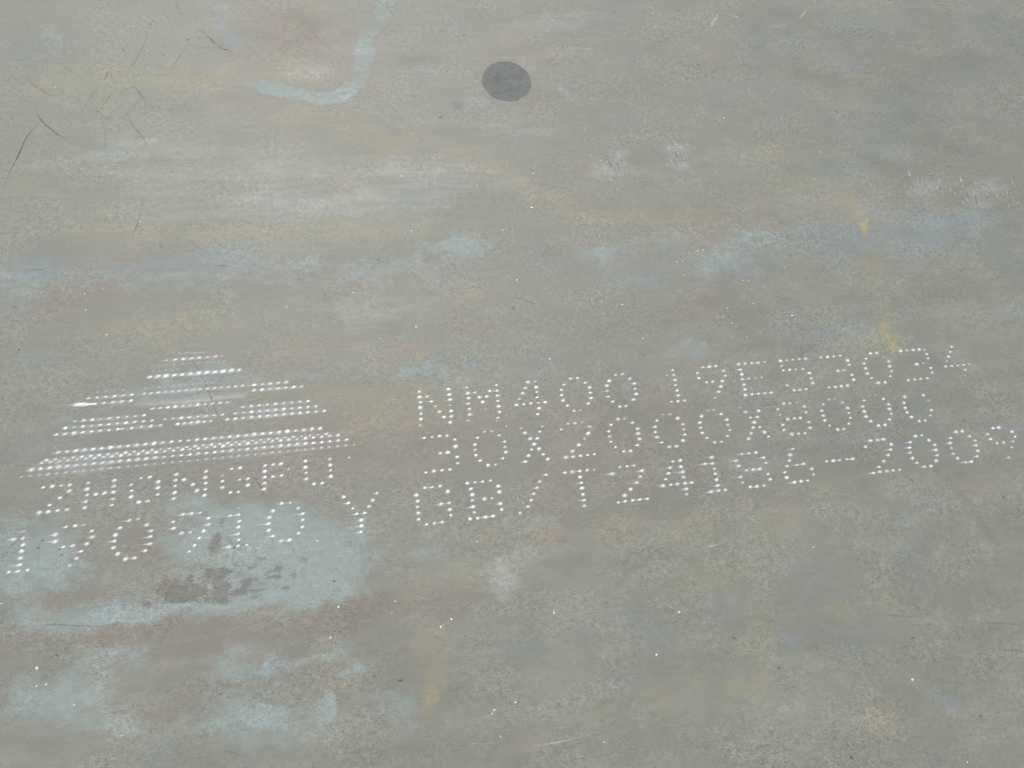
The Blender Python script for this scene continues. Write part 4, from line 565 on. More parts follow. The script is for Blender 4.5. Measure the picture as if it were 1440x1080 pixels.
(0.6486,-0.0438,1.0),(0.6604,-0.0434,1.0)],[(0.7231,0.0075,1.0),(0.7169,-0.0014,1.0),(0.7107,-0.0092,1.0),(0.7044,-0.0172,0.7),(0.6989,-0.0259,1.0),(0.7103,-0.0258,1.0),(0.7206,-0.0258,1.0),(0.7315,-0.0256,1.0),(0.7421,-0.0256,0.7),
(0.7307,-0.0342,1.0),(0.727,-0.0435,0.4),(0.7316,0.0001,0.2)]]),('white dot-printed line reading 30X2000X8000',0.009,0.3,[[(-0.1341,-0.0727,1.0),(-0.1234,-0.0727,1.0),(-0.1128,-0.0722,1.0),(-0.1023,-0.0723,1.0),(-0.0917,-0.0793,1.0),
(-0.0917,-0.0895,1.0),(-0.1138,-0.0975,1.0),(-0.1031,-0.0973,1.0),(-0.0912,-0.1053,1.0),(-0.0913,-0.1144,1.0),(-0.1362,-0.1236,1.0),(-0.125,-0.1227,1.0),(-0.114,-0.1225,1.0),(-0.1027,-0.1225,1.0)],[(-0.0484,-0.0713,0.8),(-0.0382,-0.0714,0.6),
(-0.0597,-0.0793,1.0),(-0.0644,-0.0892,1.0),(-0.065,-0.0971,0.7),(-0.0648,-0.105,1.0),(-0.0593,-0.1135,1.0),(-0.0492,-0.1212,1.0),(-0.0386,-0.1212,1.0),(-0.0281,-0.0784,1.0),(-0.0218,-0.0885,1.0),(-0.022,-0.0965,0.8),(-0.0219,-0.1044,1.0),
(-0.0271,-0.1128,1.0)],[(0.0049,-0.0705,0.7),(0.0091,-0.0782,1.0),(0.0158,-0.0876,1.0),(0.02,-0.0962,1.0),(0.0259,-0.088,1.0),(0.0306,-0.0779,1.0),(0.036,-0.0704,0.6),(0.0154,-0.1039,1.0),(0.026,-0.1036,1.0),(0.0099,-0.1124,1.0),
(0.004,-0.1208,1.0),(0.0311,-0.1124,1.0),(0.0364,-0.1201,1.0)],[(0.0738,-0.0698,0.8),(0.0846,-0.0699,0.8),(0.0952,-0.0693,0.5),(0.0624,-0.0775,1.0),(0.1054,-0.0768,0.7),(0.1009,-0.0868,1.0),(0.0944,-0.0947,0.8),(0.0845,-0.103,1.0),
(0.0738,-0.1117,1.0),(0.063,-0.1198,1.0),(0.0733,-0.1198,1.0),(0.0842,-0.1195,1.0),(0.0946,-0.1193,1.0),(0.1047,-0.1189,1.0)],[(0.1491,-0.0688,0.8),(0.159,-0.0688,0.6),(0.1374,-0.0767,1.0),(0.1322,-0.0864,1.0),(0.1316,-0.0944,1.0),
(0.1325,-0.1025,1.0),(0.1376,-0.1111,1.0),(0.1482,-0.1186,1.0),(0.1584,-0.1188,1.0),(0.1697,-0.0761,1.0),(0.1755,-0.0861,1.0),(0.1748,-0.0937,1.0),(0.1752,-0.1019,1.0),(0.1702,-0.111,1.0)],[(0.2185,-0.0677,0.6),(0.2289,-0.0679,0.7),
(0.2072,-0.0761,1.0),(0.2025,-0.0856,1.0),(0.2008,-0.0936,1.0),(0.2018,-0.1016,1.0),(0.2074,-0.1104,1.0),(0.2172,-0.1179,1.0),(0.228,-0.1181,1.0),(0.2393,-0.0752,1.0),(0.2455,-0.0852,1.0),(0.2449,-0.0932,1.0),(0.245,-0.1014,1.0),
(0.2399,-0.1101,1.0)],[(0.288,-0.067,0.5),(0.298,-0.0668,0.5),(0.2766,-0.0751,1.0),(0.2718,-0.0848,1.0),(0.2711,-0.093,1.0),(0.2717,-0.1012,1.0),(0.277,-0.1094,1.0),(0.2869,-0.1174,1.0),(0.2975,-0.1173,1.0),(0.308,-0.0742,1.0),
(0.3147,-0.0838,1.0),(0.314,-0.0921,0.7),(0.3148,-0.1004,1.0),(0.3092,-0.1093,1.0)],[(0.3462,-0.0744,0.8),(0.3518,-0.084,1.0),(0.3561,-0.0917,1.0),(0.3631,-0.0838,1.0),(0.3675,-0.0741,1.0),(0.3516,-0.0998,1.0),(0.3623,-0.0999,1.0),
(0.3465,-0.1085,1.0),(0.3401,-0.1165,1.0),(0.3674,-0.1083,1.0),(0.372,-0.1159,1.0),(0.3407,-0.0666,0.25)],[(0.4102,-0.066,0.8),(0.4207,-0.0663,1.0),(0.4314,-0.0661,0.4),(0.3985,-0.0741,1.0),(0.3994,-0.0835,0.7),(0.4415,-0.0733,1.0),
(0.4421,-0.0829,1.0),(0.4095,-0.0913,1.0),(0.4202,-0.0911,1.0),(0.4303,-0.0911,1.0),(0.3994,-0.0995,1.0),(0.3987,-0.1079,1.0),(0.4418,-0.0988,1.0),(0.4412,-0.1077,1.0),(0.4095,-0.1153,1.0),(0.4199,-0.1155,1.0),(0.4301,-0.1156,1.0)],[(0.4846,-0.0654,0.8),
(0.4948,-0.0653,0.4),(0.4733,-0.0726,1.0),(0.4677,-0.0826,1.0),(0.4677,-0.0906,1.0),(0.4677,-0.0984,1.0),(0.4728,-0.107,1.0),(0.4838,-0.1144,1.0),(0.4937,-0.1145,1.0),(0.5054,-0.0721,1.0),(0.511,-0.0817,1.0),(0.5103,-0.0899,1.0),
(0.5102,-0.0977,1.0),(0.5045,-0.1068,1.0)],[(0.5534,-0.0647,0.5),(0.5628,-0.0644,0.3),(0.5421,-0.0717,1.0),(0.5363,-0.0813,1.0),(0.536,-0.0897,1.0),(0.5365,-0.0977,1.0),(0.5412,-0.1059,1.0),(0.5513,-0.1138,1.0),(0.5625,-0.1136,1.0),
(0.574,-0.0719,1.0),(0.5796,-0.0813,1.0),(0.5786,-0.0888,1.0),(0.579,-0.097,1.0),(0.5729,-0.1057,1.0)],[(0.6229,-0.0641,0.5),(0.6109,-0.0712,1.0),(0.6061,-0.081,1.0),(0.6051,-0.0893,1.0),(0.6053,-0.097,1.0),(0.6101,-0.1048,1.0),
(0.6203,-0.1125,1.0),(0.6304,-0.1124,1.0),(0.6427,-0.0713,1.0),(0.6482,-0.0805,0.6),(0.6472,-0.0966,1.0),(0.6418,-0.105,1.0)]]),('white dot-printed line reading GB/T24186-2009',0.014,0.55,[[(-0.1395,-0.1452,1.0),(-0.129,-0.1449,1.0),
(-0.1184,-0.1446,1.0),(-0.1515,-0.1543,1.0),(-0.1506,-0.1628,1.0),(-0.1515,-0.1706,1.0),(-0.151,-0.1793,1.0),(-0.1512,-0.1878,1.0),(-0.1412,-0.1956,1.0),(-0.1305,-0.1951,1.0),(-0.1198,-0.1949,1.0),(-0.1076,-0.1867,1.0),(-0.1083,-0.1786,1.0),
(-0.1081,-0.1695,1.0),(-0.119,-0.1699,1.0),(-0.1086,-0.1533,1.0)],[(-0.0807,-0.1442,1.0),(-0.0699,-0.1438,1.0),(-0.0591,-0.1439,1.0),(-0.0486,-0.1435,1.0),(-0.0766,-0.1527,1.0),(-0.0754,-0.1611,1.0),(-0.0764,-0.1691,1.0),
(-0.0763,-0.178,1.0),(-0.0756,-0.1861,1.0),(-0.0385,-0.1523,1.0),(-0.0379,-0.1607,1.0),(-0.0594,-0.1686,1.0),(-0.0492,-0.1686,1.0),(-0.0386,-0.1774,1.0),(-0.0379,-0.1856,1.0),(-0.0823,-0.1941,1.0),(-0.0717,-0.1942,1.0),(-0.061,-0.1938,1.0),
(-0.0504,-0.1936,1.0)],[(-0.013,-0.1931,1.0),(-0.0009,-0.1853,1.0),(0.0044,-0.177,1.0),(0.0095,-0.1682,1.0),(0.0153,-0.1599,1.0),(0.0202,-0.1515,1.0),(0.0308,-0.1426,1.0)],[(0.0582,-0.1421,1.0),(0.0686,-0.1419,1.0),(0.0798,-0.1417,1.0),
(0.0902,-0.1416,1.0),(0.1005,-0.1417,0.7),(0.0783,-0.1505,1.0),(0.0792,-0.1589,1.0),(0.0787,-0.1666,1.0),(0.0784,-0.1756,1.0),(0.0787,-0.184,1.0),(0.0779,-0.192,1.0)],[(0.1381,-0.1412,1.0),(0.149,-0.141,1.0),(0.1596,-0.1409,0.7),
(0.126,-0.1501,1.0),(0.1695,-0.1496,1.0),(0.1652,-0.158,1.0),(0.1587,-0.1661,1.0),(0.1478,-0.1748,1.0),(0.1375,-0.1829,1.0),(0.1264,-0.1919,1.0),(0.1368,-0.1912,1.0),(0.1474,-0.1909,1.0),(0.1581,-0.1908,1.0),(0.1691,-0.1908,1.0)],[(0.2181,-0.1403,1.0),
(0.2289,-0.1399,1.0),(0.2117,-0.1492,1.0),(0.2281,-0.1491,1.0),(0.2076,-0.1573,1.0),(0.2292,-0.157,1.0),(0.2014,-0.1655,1.0),(0.2283,-0.1649,1.0),(0.1956,-0.1744,1.0),(0.2068,-0.1741,1.0),(0.2173,-0.1739,1.0),(0.2285,-0.1739,1.0),
(0.2388,-0.1738,1.0),(0.2287,-0.1823,1.0),(0.2275,-0.1899,1.0)],[(0.2774,-0.1395,1.0),(0.2761,-0.1486,1.0),(0.2649,-0.1484,1.0),(0.277,-0.1569,1.0),(0.2764,-0.1645,1.0),(0.2764,-0.173,1.0),(0.2763,-0.1819,1.0),(0.2645,-0.1898,1.0),
(0.2757,-0.1892,1.0),(0.2856,-0.1891,1.0)],[(0.324,-0.1387,1.0),(0.3356,-0.1386,1.0),(0.3459,-0.1385,1.0),(0.3129,-0.148,1.0),(0.3145,-0.1561,1.0),(0.356,-0.1471,1.0),(0.3574,-0.1554,1.0),(0.3244,-0.1637,1.0),(0.3349,-0.1636,1.0),
(0.3455,-0.1637,1.0),(0.3133,-0.1727,1.0),(0.3139,-0.1811,1.0),(0.3556,-0.1722,1.0),(0.3566,-0.1805,1.0),(0.3237,-0.1885,1.0),(0.3342,-0.1887,1.0),(0.3447,-0.1885,1.0)],[(0.4044,-0.1381,0.8),(0.3975,-0.1467,1.0),(0.3938,-0.155,1.0),
(0.3881,-0.1632,1.0),(0.382,-0.172,1.0),(0.3824,-0.18,1.0),(0.4037,-0.1628,1.0),(0.4142,-0.1623,1.0),(0.4247,-0.1711,1.0),(0.425,-0.1793,1.0),(0.3922,-0.1881,1.0),(0.4029,-0.1877,1.0),(0.4132,-0.1876,1.0)],[(0.4511,-0.1617,1.0),
(0.4619,-0.1616,1.0),(0.472,-0.1618,1.0),(0.4834,-0.1613,1.0),(0.4929,-0.1615,1.0)],[(0.5308,-0.1364,1.0),(0.5418,-0.1364,1.0),(0.5524,-0.1362,1.0),(0.5193,-0.1452,1.0),(0.5616,-0.145,1.0),(0.558,-0.153,1.0),(0.5515,-0.1611,1.0),
(0.5407,-0.1698,1.0),(0.5305,-0.1776,1.0),(0.5188,-0.1859,1.0),(0.5293,-0.1853,1.0),(0.5402,-0.1852,1.0),(0.5508,-0.1851,1.0),(0.5612,-0.1851,1.0)],[(0.6054,-0.1359,1.0),(0.6157,-0.1356,1.0),(0.5936,-0.1444,1.0),(0.5893,-0.1528,1.0),
(0.5879,-0.1606,1.0),(0.5882,-0.1693,1.0),(0.5927,-0.177,1.0),(0.6025,-0.1842,1.0),(0.6133,-0.1842,1.0),(0.6248,-0.1441,1.0),(0.6318,-0.1523,1.0),(0.6306,-0.1601,1.0),(0.6298,-0.1687,1.0),(0.6247,-0.1769,1.0)],[(0.6748,-0.135,1.0),
(0.6849,-0.1349,1.0),(0.662,-0.1438,1.0),(0.6581,-0.1518,1.0),(0.657,-0.1596,1.0),(0.6565,-0.1686,1.0),(0.6609,-0.1763,1.0),(0.6712,-0.1836,1.0),(0.6813,-0.1833,1.0),(0.6943,-0.1438,1.0),(0.7006,-0.1516,1.0),(0.6993,-0.1591,1.0),
(0.6985,-0.1677,1.0),(0.6938,-0.1762,1.0)],[(0.7382,-0.1347,1.0),(0.7486,-0.1344,1.0),(0.7257,-0.1432,1.0),(0.7268,-0.1515,1.0),(0.7349,-0.159,1.0),(0.7466,-0.1586,1.0),(0.7633,-0.1586,0.8),(0.7677,-0.143,1.0),(0.7694,-0.1512,1.0),
(0.7572,-0.1673,0.6),(0.7451,-0.1829,0.8)]])]
for li, (label, tail, chance, chars) in enumerate(LINES):
    P = [p for ch in chars for p in ch]
    first, last = P[0], P[-1]
    line = bpy.data.objects.new('printed_line', None)
    COL.objects.link(line)
    line.parent = plate
    line['label'] = label
    overspray(first[0], first[1], last[0], last[1], 34, li).build('white_streaks', M_HAZE, line)['kind'] = 'stuff'
    for ch in chars:
        mb = MB()
        for x, y, s in ch:
            put_dot(mb, x, y, s, 1.0, tail if random.random() < chance else 0.004 * (random.random() < 0.6))
        mb.build('printed_character', M_INK, line)

# printed emblem: rows of strength, size and dots
ROWS = [(0.22,1.0,[(-0.4709,0.0852),(-0.4599,0.0849),(-0.4488,0.0845),(-0.4377,0.0842)]),(0.95,0.95,[(-0.4859,0.0752),(-0.475,0.0753),(-0.464,0.0754),(-0.453,0.0755),(-0.442,0.0756),(-0.431,0.0758),(-0.4199,0.0759)]),(0.45,0.8,[(-0.4111,0.076)]),
(0.28,0.9,[(-0.4975,0.068),(-0.4866,0.068),(-0.4756,0.068),(-0.4646,0.0679),(-0.4536,0.0679),(-0.4426,0.0679),(-0.4315,0.0678),(-0.4203,0.0678),(-0.4092,0.0677)]),(0.2,1.1,[(-0.5039,0.0596),(-0.4954,0.0595),(-0.4869,0.0595),
(-0.4783,0.0595),(-0.4698,0.0595)]),(1.0,1.5,[(-0.5076,0.0504),(-0.4968,0.0505),(-0.486,0.0506),(-0.4751,0.0508),(-0.4642,0.0509),(-0.4533,0.051),(-0.4423,0.0512),(-0.4313,0.0513),(-0.4202,0.0514),(-0.4092,0.0516),(-0.3981,0.0517),
(-0.3869,0.0519)]),(0.3,0.9,[(-0.5743,0.0333),(-0.5633,0.0334),(-0.5522,0.0336),(-0.5411,0.0337)]),(0.3,0.9,[(-0.5125,0.0337),(-0.5036,0.0339),(-0.4947,0.034),(-0.4857,0.0342),(-0.4767,0.0343),(-0.4677,0.0345),(-0.4587,0.0346),
(-0.4496,0.0348),(-0.4405,0.035),(-0.4314,0.0351),(-0.4223,0.0353)]),(0.9,1.0,[(-0.5851,0.0248),(-0.5741,0.0249),(-0.563,0.025),(-0.5519,0.0252),(-0.5408,0.0253),(-0.5296,0.0254)]),(0.9,1.0,[(-0.5134,0.0256),(-0.5042,0.0257),
(-0.495,0.0258),(-0.4857,0.0259),(-0.4764,0.026),(-0.4671,0.0261),(-0.4578,0.0262),(-0.4484,0.0264),(-0.439,0.0265),(-0.4296,0.0266),(-0.4202,0.0267),(-0.4107,0.0268),(-0.4012,0.0269),(-0.3917,0.027),(-0.3822,0.0271)]),(0.9,1.0,[(-0.3661,0.0272),
(-0.3552,0.0274),(-0.3443,0.0275),(-0.3334,0.0277),(-0.3224,0.0279)]),(1,1.05,[(-0.5761,0.0158),(-0.5647,0.016),(-0.5533,0.0162),(-0.5418,0.0164),(-0.5302,0.0166)]),(1,1.05,[(-0.3664,0.0189),(-0.3556,0.019),(-0.3448,0.0191),
(-0.3339,0.0192),(-0.323,0.0194),(-0.3121,0.0195),(-0.3012,0.0196)]),(0.95,0.95,[(-0.5006,0.0025),(-0.4909,0.0026),(-0.4812,0.0027),(-0.4714,0.0028),(-0.4616,0.0029),(-0.4518,0.0031),(-0.4419,0.0032),(-0.432,0.0033),(-0.4221,0.0034),
(-0.4122,0.0035),(-0.4022,0.0036)]),(0.9,0.9,[(-0.5993,-0.0075),(-0.5885,-0.0074),(-0.5776,-0.0073),(-0.5666,-0.0072),(-0.5557,-0.007),(-0.5447,-0.0069),(-0.5336,-0.0067),(-0.5226,-0.0066),(-0.5114,-0.0065)]),(0.9,0.9,[(-0.3809,-0.0049),
(-0.37,-0.0048),(-0.3591,-0.0046),(-0.3481,-0.0045),(-0.3371,-0.0043),(-0.3261,-0.0042),(-0.315,-0.004),(-0.3039,-0.0039),(-0.2927,-0.0037)]),(0.95,0.95,[(-0.6106,-0.0164),(-0.5997,-0.0163),(-0.5888,-0.0161),(-0.5779,-0.016),
(-0.567,-0.0159),(-0.556,-0.0158),(-0.545,-0.0156),(-0.5339,-0.0155),(-0.5228,-0.0154),(-0.5116,-0.0153),(-0.5005,-0.0151)]),(0.95,0.95,[(-0.4842,-0.0147),(-0.4734,-0.0146),(-0.4626,-0.0146),(-0.4518,-0.0145),(-0.4409,-0.0145),
(-0.43,-0.0144),(-0.4191,-0.0144),(-0.4081,-0.0143)]),(0.95,0.95,[(-0.3911,-0.0139),(-0.3803,-0.0138),(-0.3695,-0.0136),(-0.3587,-0.0135),(-0.3478,-0.0134),(-0.3369,-0.0133),(-0.326,-0.0131),(-0.3151,-0.013),(-0.3041,-0.0129),
(-0.293,-0.0128),(-0.282,-0.0126)]),(1,1.0,[(-0.6209,-0.025),(-0.61,-0.0249),(-0.5991,-0.0247),(-0.5881,-0.0246),(-0.5771,-0.0245),(-0.566,-0.0243),(-0.555,-0.0242),(-0.5438,-0.0241)]),(1,1.0,[(-0.5383,-0.024),(-0.5261,-0.0238),
(-0.5139,-0.0235),(-0.5016,-0.0233),(-0.4892,-0.0231)]),(1,1.0,[(-0.4671,-0.0233),(-0.4585,-0.0232),(-0.4498,-0.023),(-0.4411,-0.0228),(-0.4324,-0.0227),(-0.4237,-0.0225)]),(1,1.0,[(-0.402,-0.0221),(-0.3913,-0.022),(-0.3805,-0.0218),
(-0.3696,-0.0217),(-0.3588,-0.0216),(-0.3479,-0.0214),(-0.337,-0.0213),(-0.326,-0.0211),(-0.315,-0.021),(-0.304,-0.0209),(-0.2929,-0.0207),(-0.2818,-0.0206),(-0.2707,-0.0204)]),(1,1.12,[(-0.616,-0.0504),(-0.6052,-0.0503),
(-0.5945,-0.0501),(-0.5837,-0.05),(-0.5729,-0.0498),(-0.562,-0.0497),(-0.5511,-0.0495),(-0.5402,-0.0494),(-0.5292,-0.0492),(-0.5182,-0.0491),(-0.5072,-0.0489),(-0.4961,-0.0488),(-0.485,-0.0486),(-0.4738,-0.0484),(-0.4627,-0.0483)]),
(1,1.12,[(-0.4517,-0.0485),(-0.441,-0.0484),(-0.4303,-0.0483),(-0.4196,-0.0481),(-0.4088,-0.048),(-0.3981,-0.0479),(-0.3872,-0.0477),(-0.3764,-0.0476),(-0.3655,-0.0474),(-0.3545,-0.0473),(-0.3436,-0.0472),(-0.3326,-0.047),
(-0.3215,-0.0469),(-0.3104,-0.0468),(-0.2993,-0.0466),(-0.2882,-0.0465),(-0.277,-0.0463)]),(0.9,0.9,[(-0.6292,-0.0599),(-0.6185,-0.0598),(-0.6077,-0.0596),(-0.597,-0.0595),(-0.5862,-0.0593),(-0.5753,-0.0592),(-0.5644,-0.059),
(-0.5535,-0.0589),(-0.5426,-0.0587),(-0.5316,-0.0586),(-0.5206,-0.0584),(-0.5095,-0.0583),(-0.4984,-0.0581),(-0.4873,-0.058),(-0.4761,-0.0578),(-0.4649,-0.0577)]),(0.9,0.9,[(-0.4538,-0.0576),(-0.4432,-0.0574),(-0.4326,-0.0573),
(-0.4219,-0.0571),(-0.4112,-0.057),(-0.4005,-0.0568),(-0.3897,-0.0567),(-0.3789,-0.0565),(-0.368,-0.0564),(-0.3572,-0.0563),(-0.3462,-0.0561),(-0.3353,-0.056),(-0.3243,-0.0558),(-0.3133,-0.0557),(-0.3022,-0.0555),(-0.2911,-0.0554),
(-0.28,-0.0552),(-0.2688,-0.0551)]),(0.95,0.95,[(-0.6351,-0.0633),(-0.6243,-0.0631),(-0.6136,-0.063),(-0.6028,-0.0628),(-0.592,-0.0627),(-0.5811,-0.0625),(-0.5703,-0.0624),(-0.5593,-0.0622),(-0.5484,-0.0621),(-0.5374,-0.062),
(-0.5263,-0.0618),(-0.5152,-0.0617),(-0.5041,-0.0615),(-0.493,-0.0614),(-0.4818,-0.0612),(-0.4706,-0.0611),(-0.4593,-0.0609)]),(0.95,0.95,[(-0.4492,-0.0609),(-0.4386,-0.0608),(-0.4279,-0.0606),(-0.4173,-0.0605),(-0.4065,-0.0604),
(-0.3958,-0.0602),(-0.385,-0.0601),(-0.3742,-0.0599),(-0.3633,-0.0598),(-0.3525,-0.0597),(-0.3415,-0.0595),(-0.3306,-0.0594),(-0.3196,-0.0592),(-0.3085,-0.0591),(-0.2975,-0.059),(-0.2864,-0.0588),(-0.2752,-0.0587),(-0.2641,-0.0585),
(-0.2528,-0.0584)]),(1,1.15,[(-0.6459,-0.0714),(-0.6352,-0.0713),(-0.6245,-0.0711),(-0.6138,-0.071),(-0.6031,-0.0708),(-0.5923,-0.0707),(-0.5815,-0.0705),(-0.5707,-0.0704),(-0.5598,-0.0702),(-0.5488,-0.0701),(-0.5379,-0.0699),
(-0.5269,-0.0698),(-0.5158,-0.0696),(-0.5048,-0.0695),(-0.4937,-0.0693),(-0.4825,-0.0692),(-0.4713,-0.069),(-0.4601,-0.0689)]),(1,1.15,[(-0.4492,-0.0688),(-0.4386,-0.0686),(-0.428,-0.0685),(-0.4173,-0.0684),(-0.4066,-0.0682),
(-0.3959,-0.0681),(-0.3851,-0.068),(-0.3743,-0.0678),(-0.3634,-0.0677),(-0.3525,-0.0676),(-0.3416,-0.0674),(-0.3307,-0.0673),(-0.3197,-0.0672),(-0.3087,-0.067),(-0.2976,-0.0669),(-0.2865,-0.0668),(-0.2754,-0.0666),(-0.2642,-0.0665),
(-0.253,-0.0663),(-0.2417,-0.0662)]),(0.6,0.95,[(-0.6575,-0.0801),(-0.6469,-0.0799),(-0.6362,-0.0798),(-0.6255,-0.0797),(-0.6147,-0.0795),(-0.6039,-0.0794),(-0.5931,-0.0793),(-0.5822,-0.0791),(-0.5713,-0.079),(-0.5604,-0.0788),
(-0.5494,-0.0787),(-0.5384,-0.0786),(-0.5273,-0.0784),(-0.5163,-0.0783),(-0.5051,-0.0781),(-0.494,-0.078),(-0.4828,-0.0778),(-0.4715,-0.0777),(-0.4602,-0.0776)]),(0.6,0.95,[(-0.4494,-0.0777),(-0.4388,-0.0775),(-0.4282,-0.0773),
(-0.4176,-0.0772),(-0.4069,-0.077),(-0.3962,-0.0768),(-0.3855,-0.0767),(-0.3748,-0.0765),(-0.364,-0.0763),(-0.3531,-0.0762),(-0.3422,-0.076),(-0.3313,-0.0758),(-0.3204,-0.0757),(-0.3094,-0.0755),(-0.2984,-0.0753),(-0.2874,-0.0752),
(-0.2763,-0.075),(-0.2652,-0.0748),(-0.254,-0.0746),(-0.2428,-0.0745),(-0.2316,-0.0743)])]
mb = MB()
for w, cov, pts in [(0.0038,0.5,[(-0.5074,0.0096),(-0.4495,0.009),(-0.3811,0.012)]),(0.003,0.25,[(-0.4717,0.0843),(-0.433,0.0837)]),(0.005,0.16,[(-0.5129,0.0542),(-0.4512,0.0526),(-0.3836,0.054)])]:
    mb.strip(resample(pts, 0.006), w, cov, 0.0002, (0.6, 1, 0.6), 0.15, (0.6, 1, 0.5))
for s, size, row in ROWS:                                             # pale film under every row: overspray plus painted-in glare of the dots
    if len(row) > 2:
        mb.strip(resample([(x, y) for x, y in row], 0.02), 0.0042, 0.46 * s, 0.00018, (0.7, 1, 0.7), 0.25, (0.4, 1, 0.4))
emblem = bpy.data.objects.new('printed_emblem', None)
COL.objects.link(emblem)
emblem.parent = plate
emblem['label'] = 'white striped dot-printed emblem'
mb.build('white_streaks', M_HAZE, emblem)['kind'] = 'stuff'  # ink smears together with the painted glare film
for s, size, row in ROWS:
    mb = MB()
    for i, (x, y) in enumerate(row):
        put_dot(mb, x, y, s * random.uniform(0.85, 1.0), size, 0.009 if i == 0 else 0.004 * (random.random() < 0.5))
    mb.build('dot_row', M_INK, emblem)
# the thick run of paint that starts one row
bx0, by0, bx1, by1 = (-0.6026,0.0165,-0.5767,0.0159)
mb = MB()
L = math.dist((bx0, by0), (bx1, by1)); ux, uy = (bx1 - bx0) / L, (by1 - by0) / L
mb.strip([(bx0 - ux * 0.016 * (1 - i / 3), by0 - uy * 0.016 * (1 - i / 3)) for i in range(4)], 0.0012, 0.8, 0.0003, (0.2, 0.6, 1), 0, (0, 0.5, 1))
N = 15
mb.strip([(bx0 + (bx1 - bx0) * i / N, by0 + (by1 - by0) * i / N) for i in range(N + 1)], 0.0052, 1.0, 0.0008, (0.55, 0.85, 0.3), 0.06, (1, 1, 1))
mb.dot(bx0 + ux * 0.007, by0 + uy * 0.007, ux * 0.0085, uy * 0.0085, -uy * 0.0036, ux * 0.0036, 1.0, 0.0012)
mb.build('paint_run', M_INK, emblem)

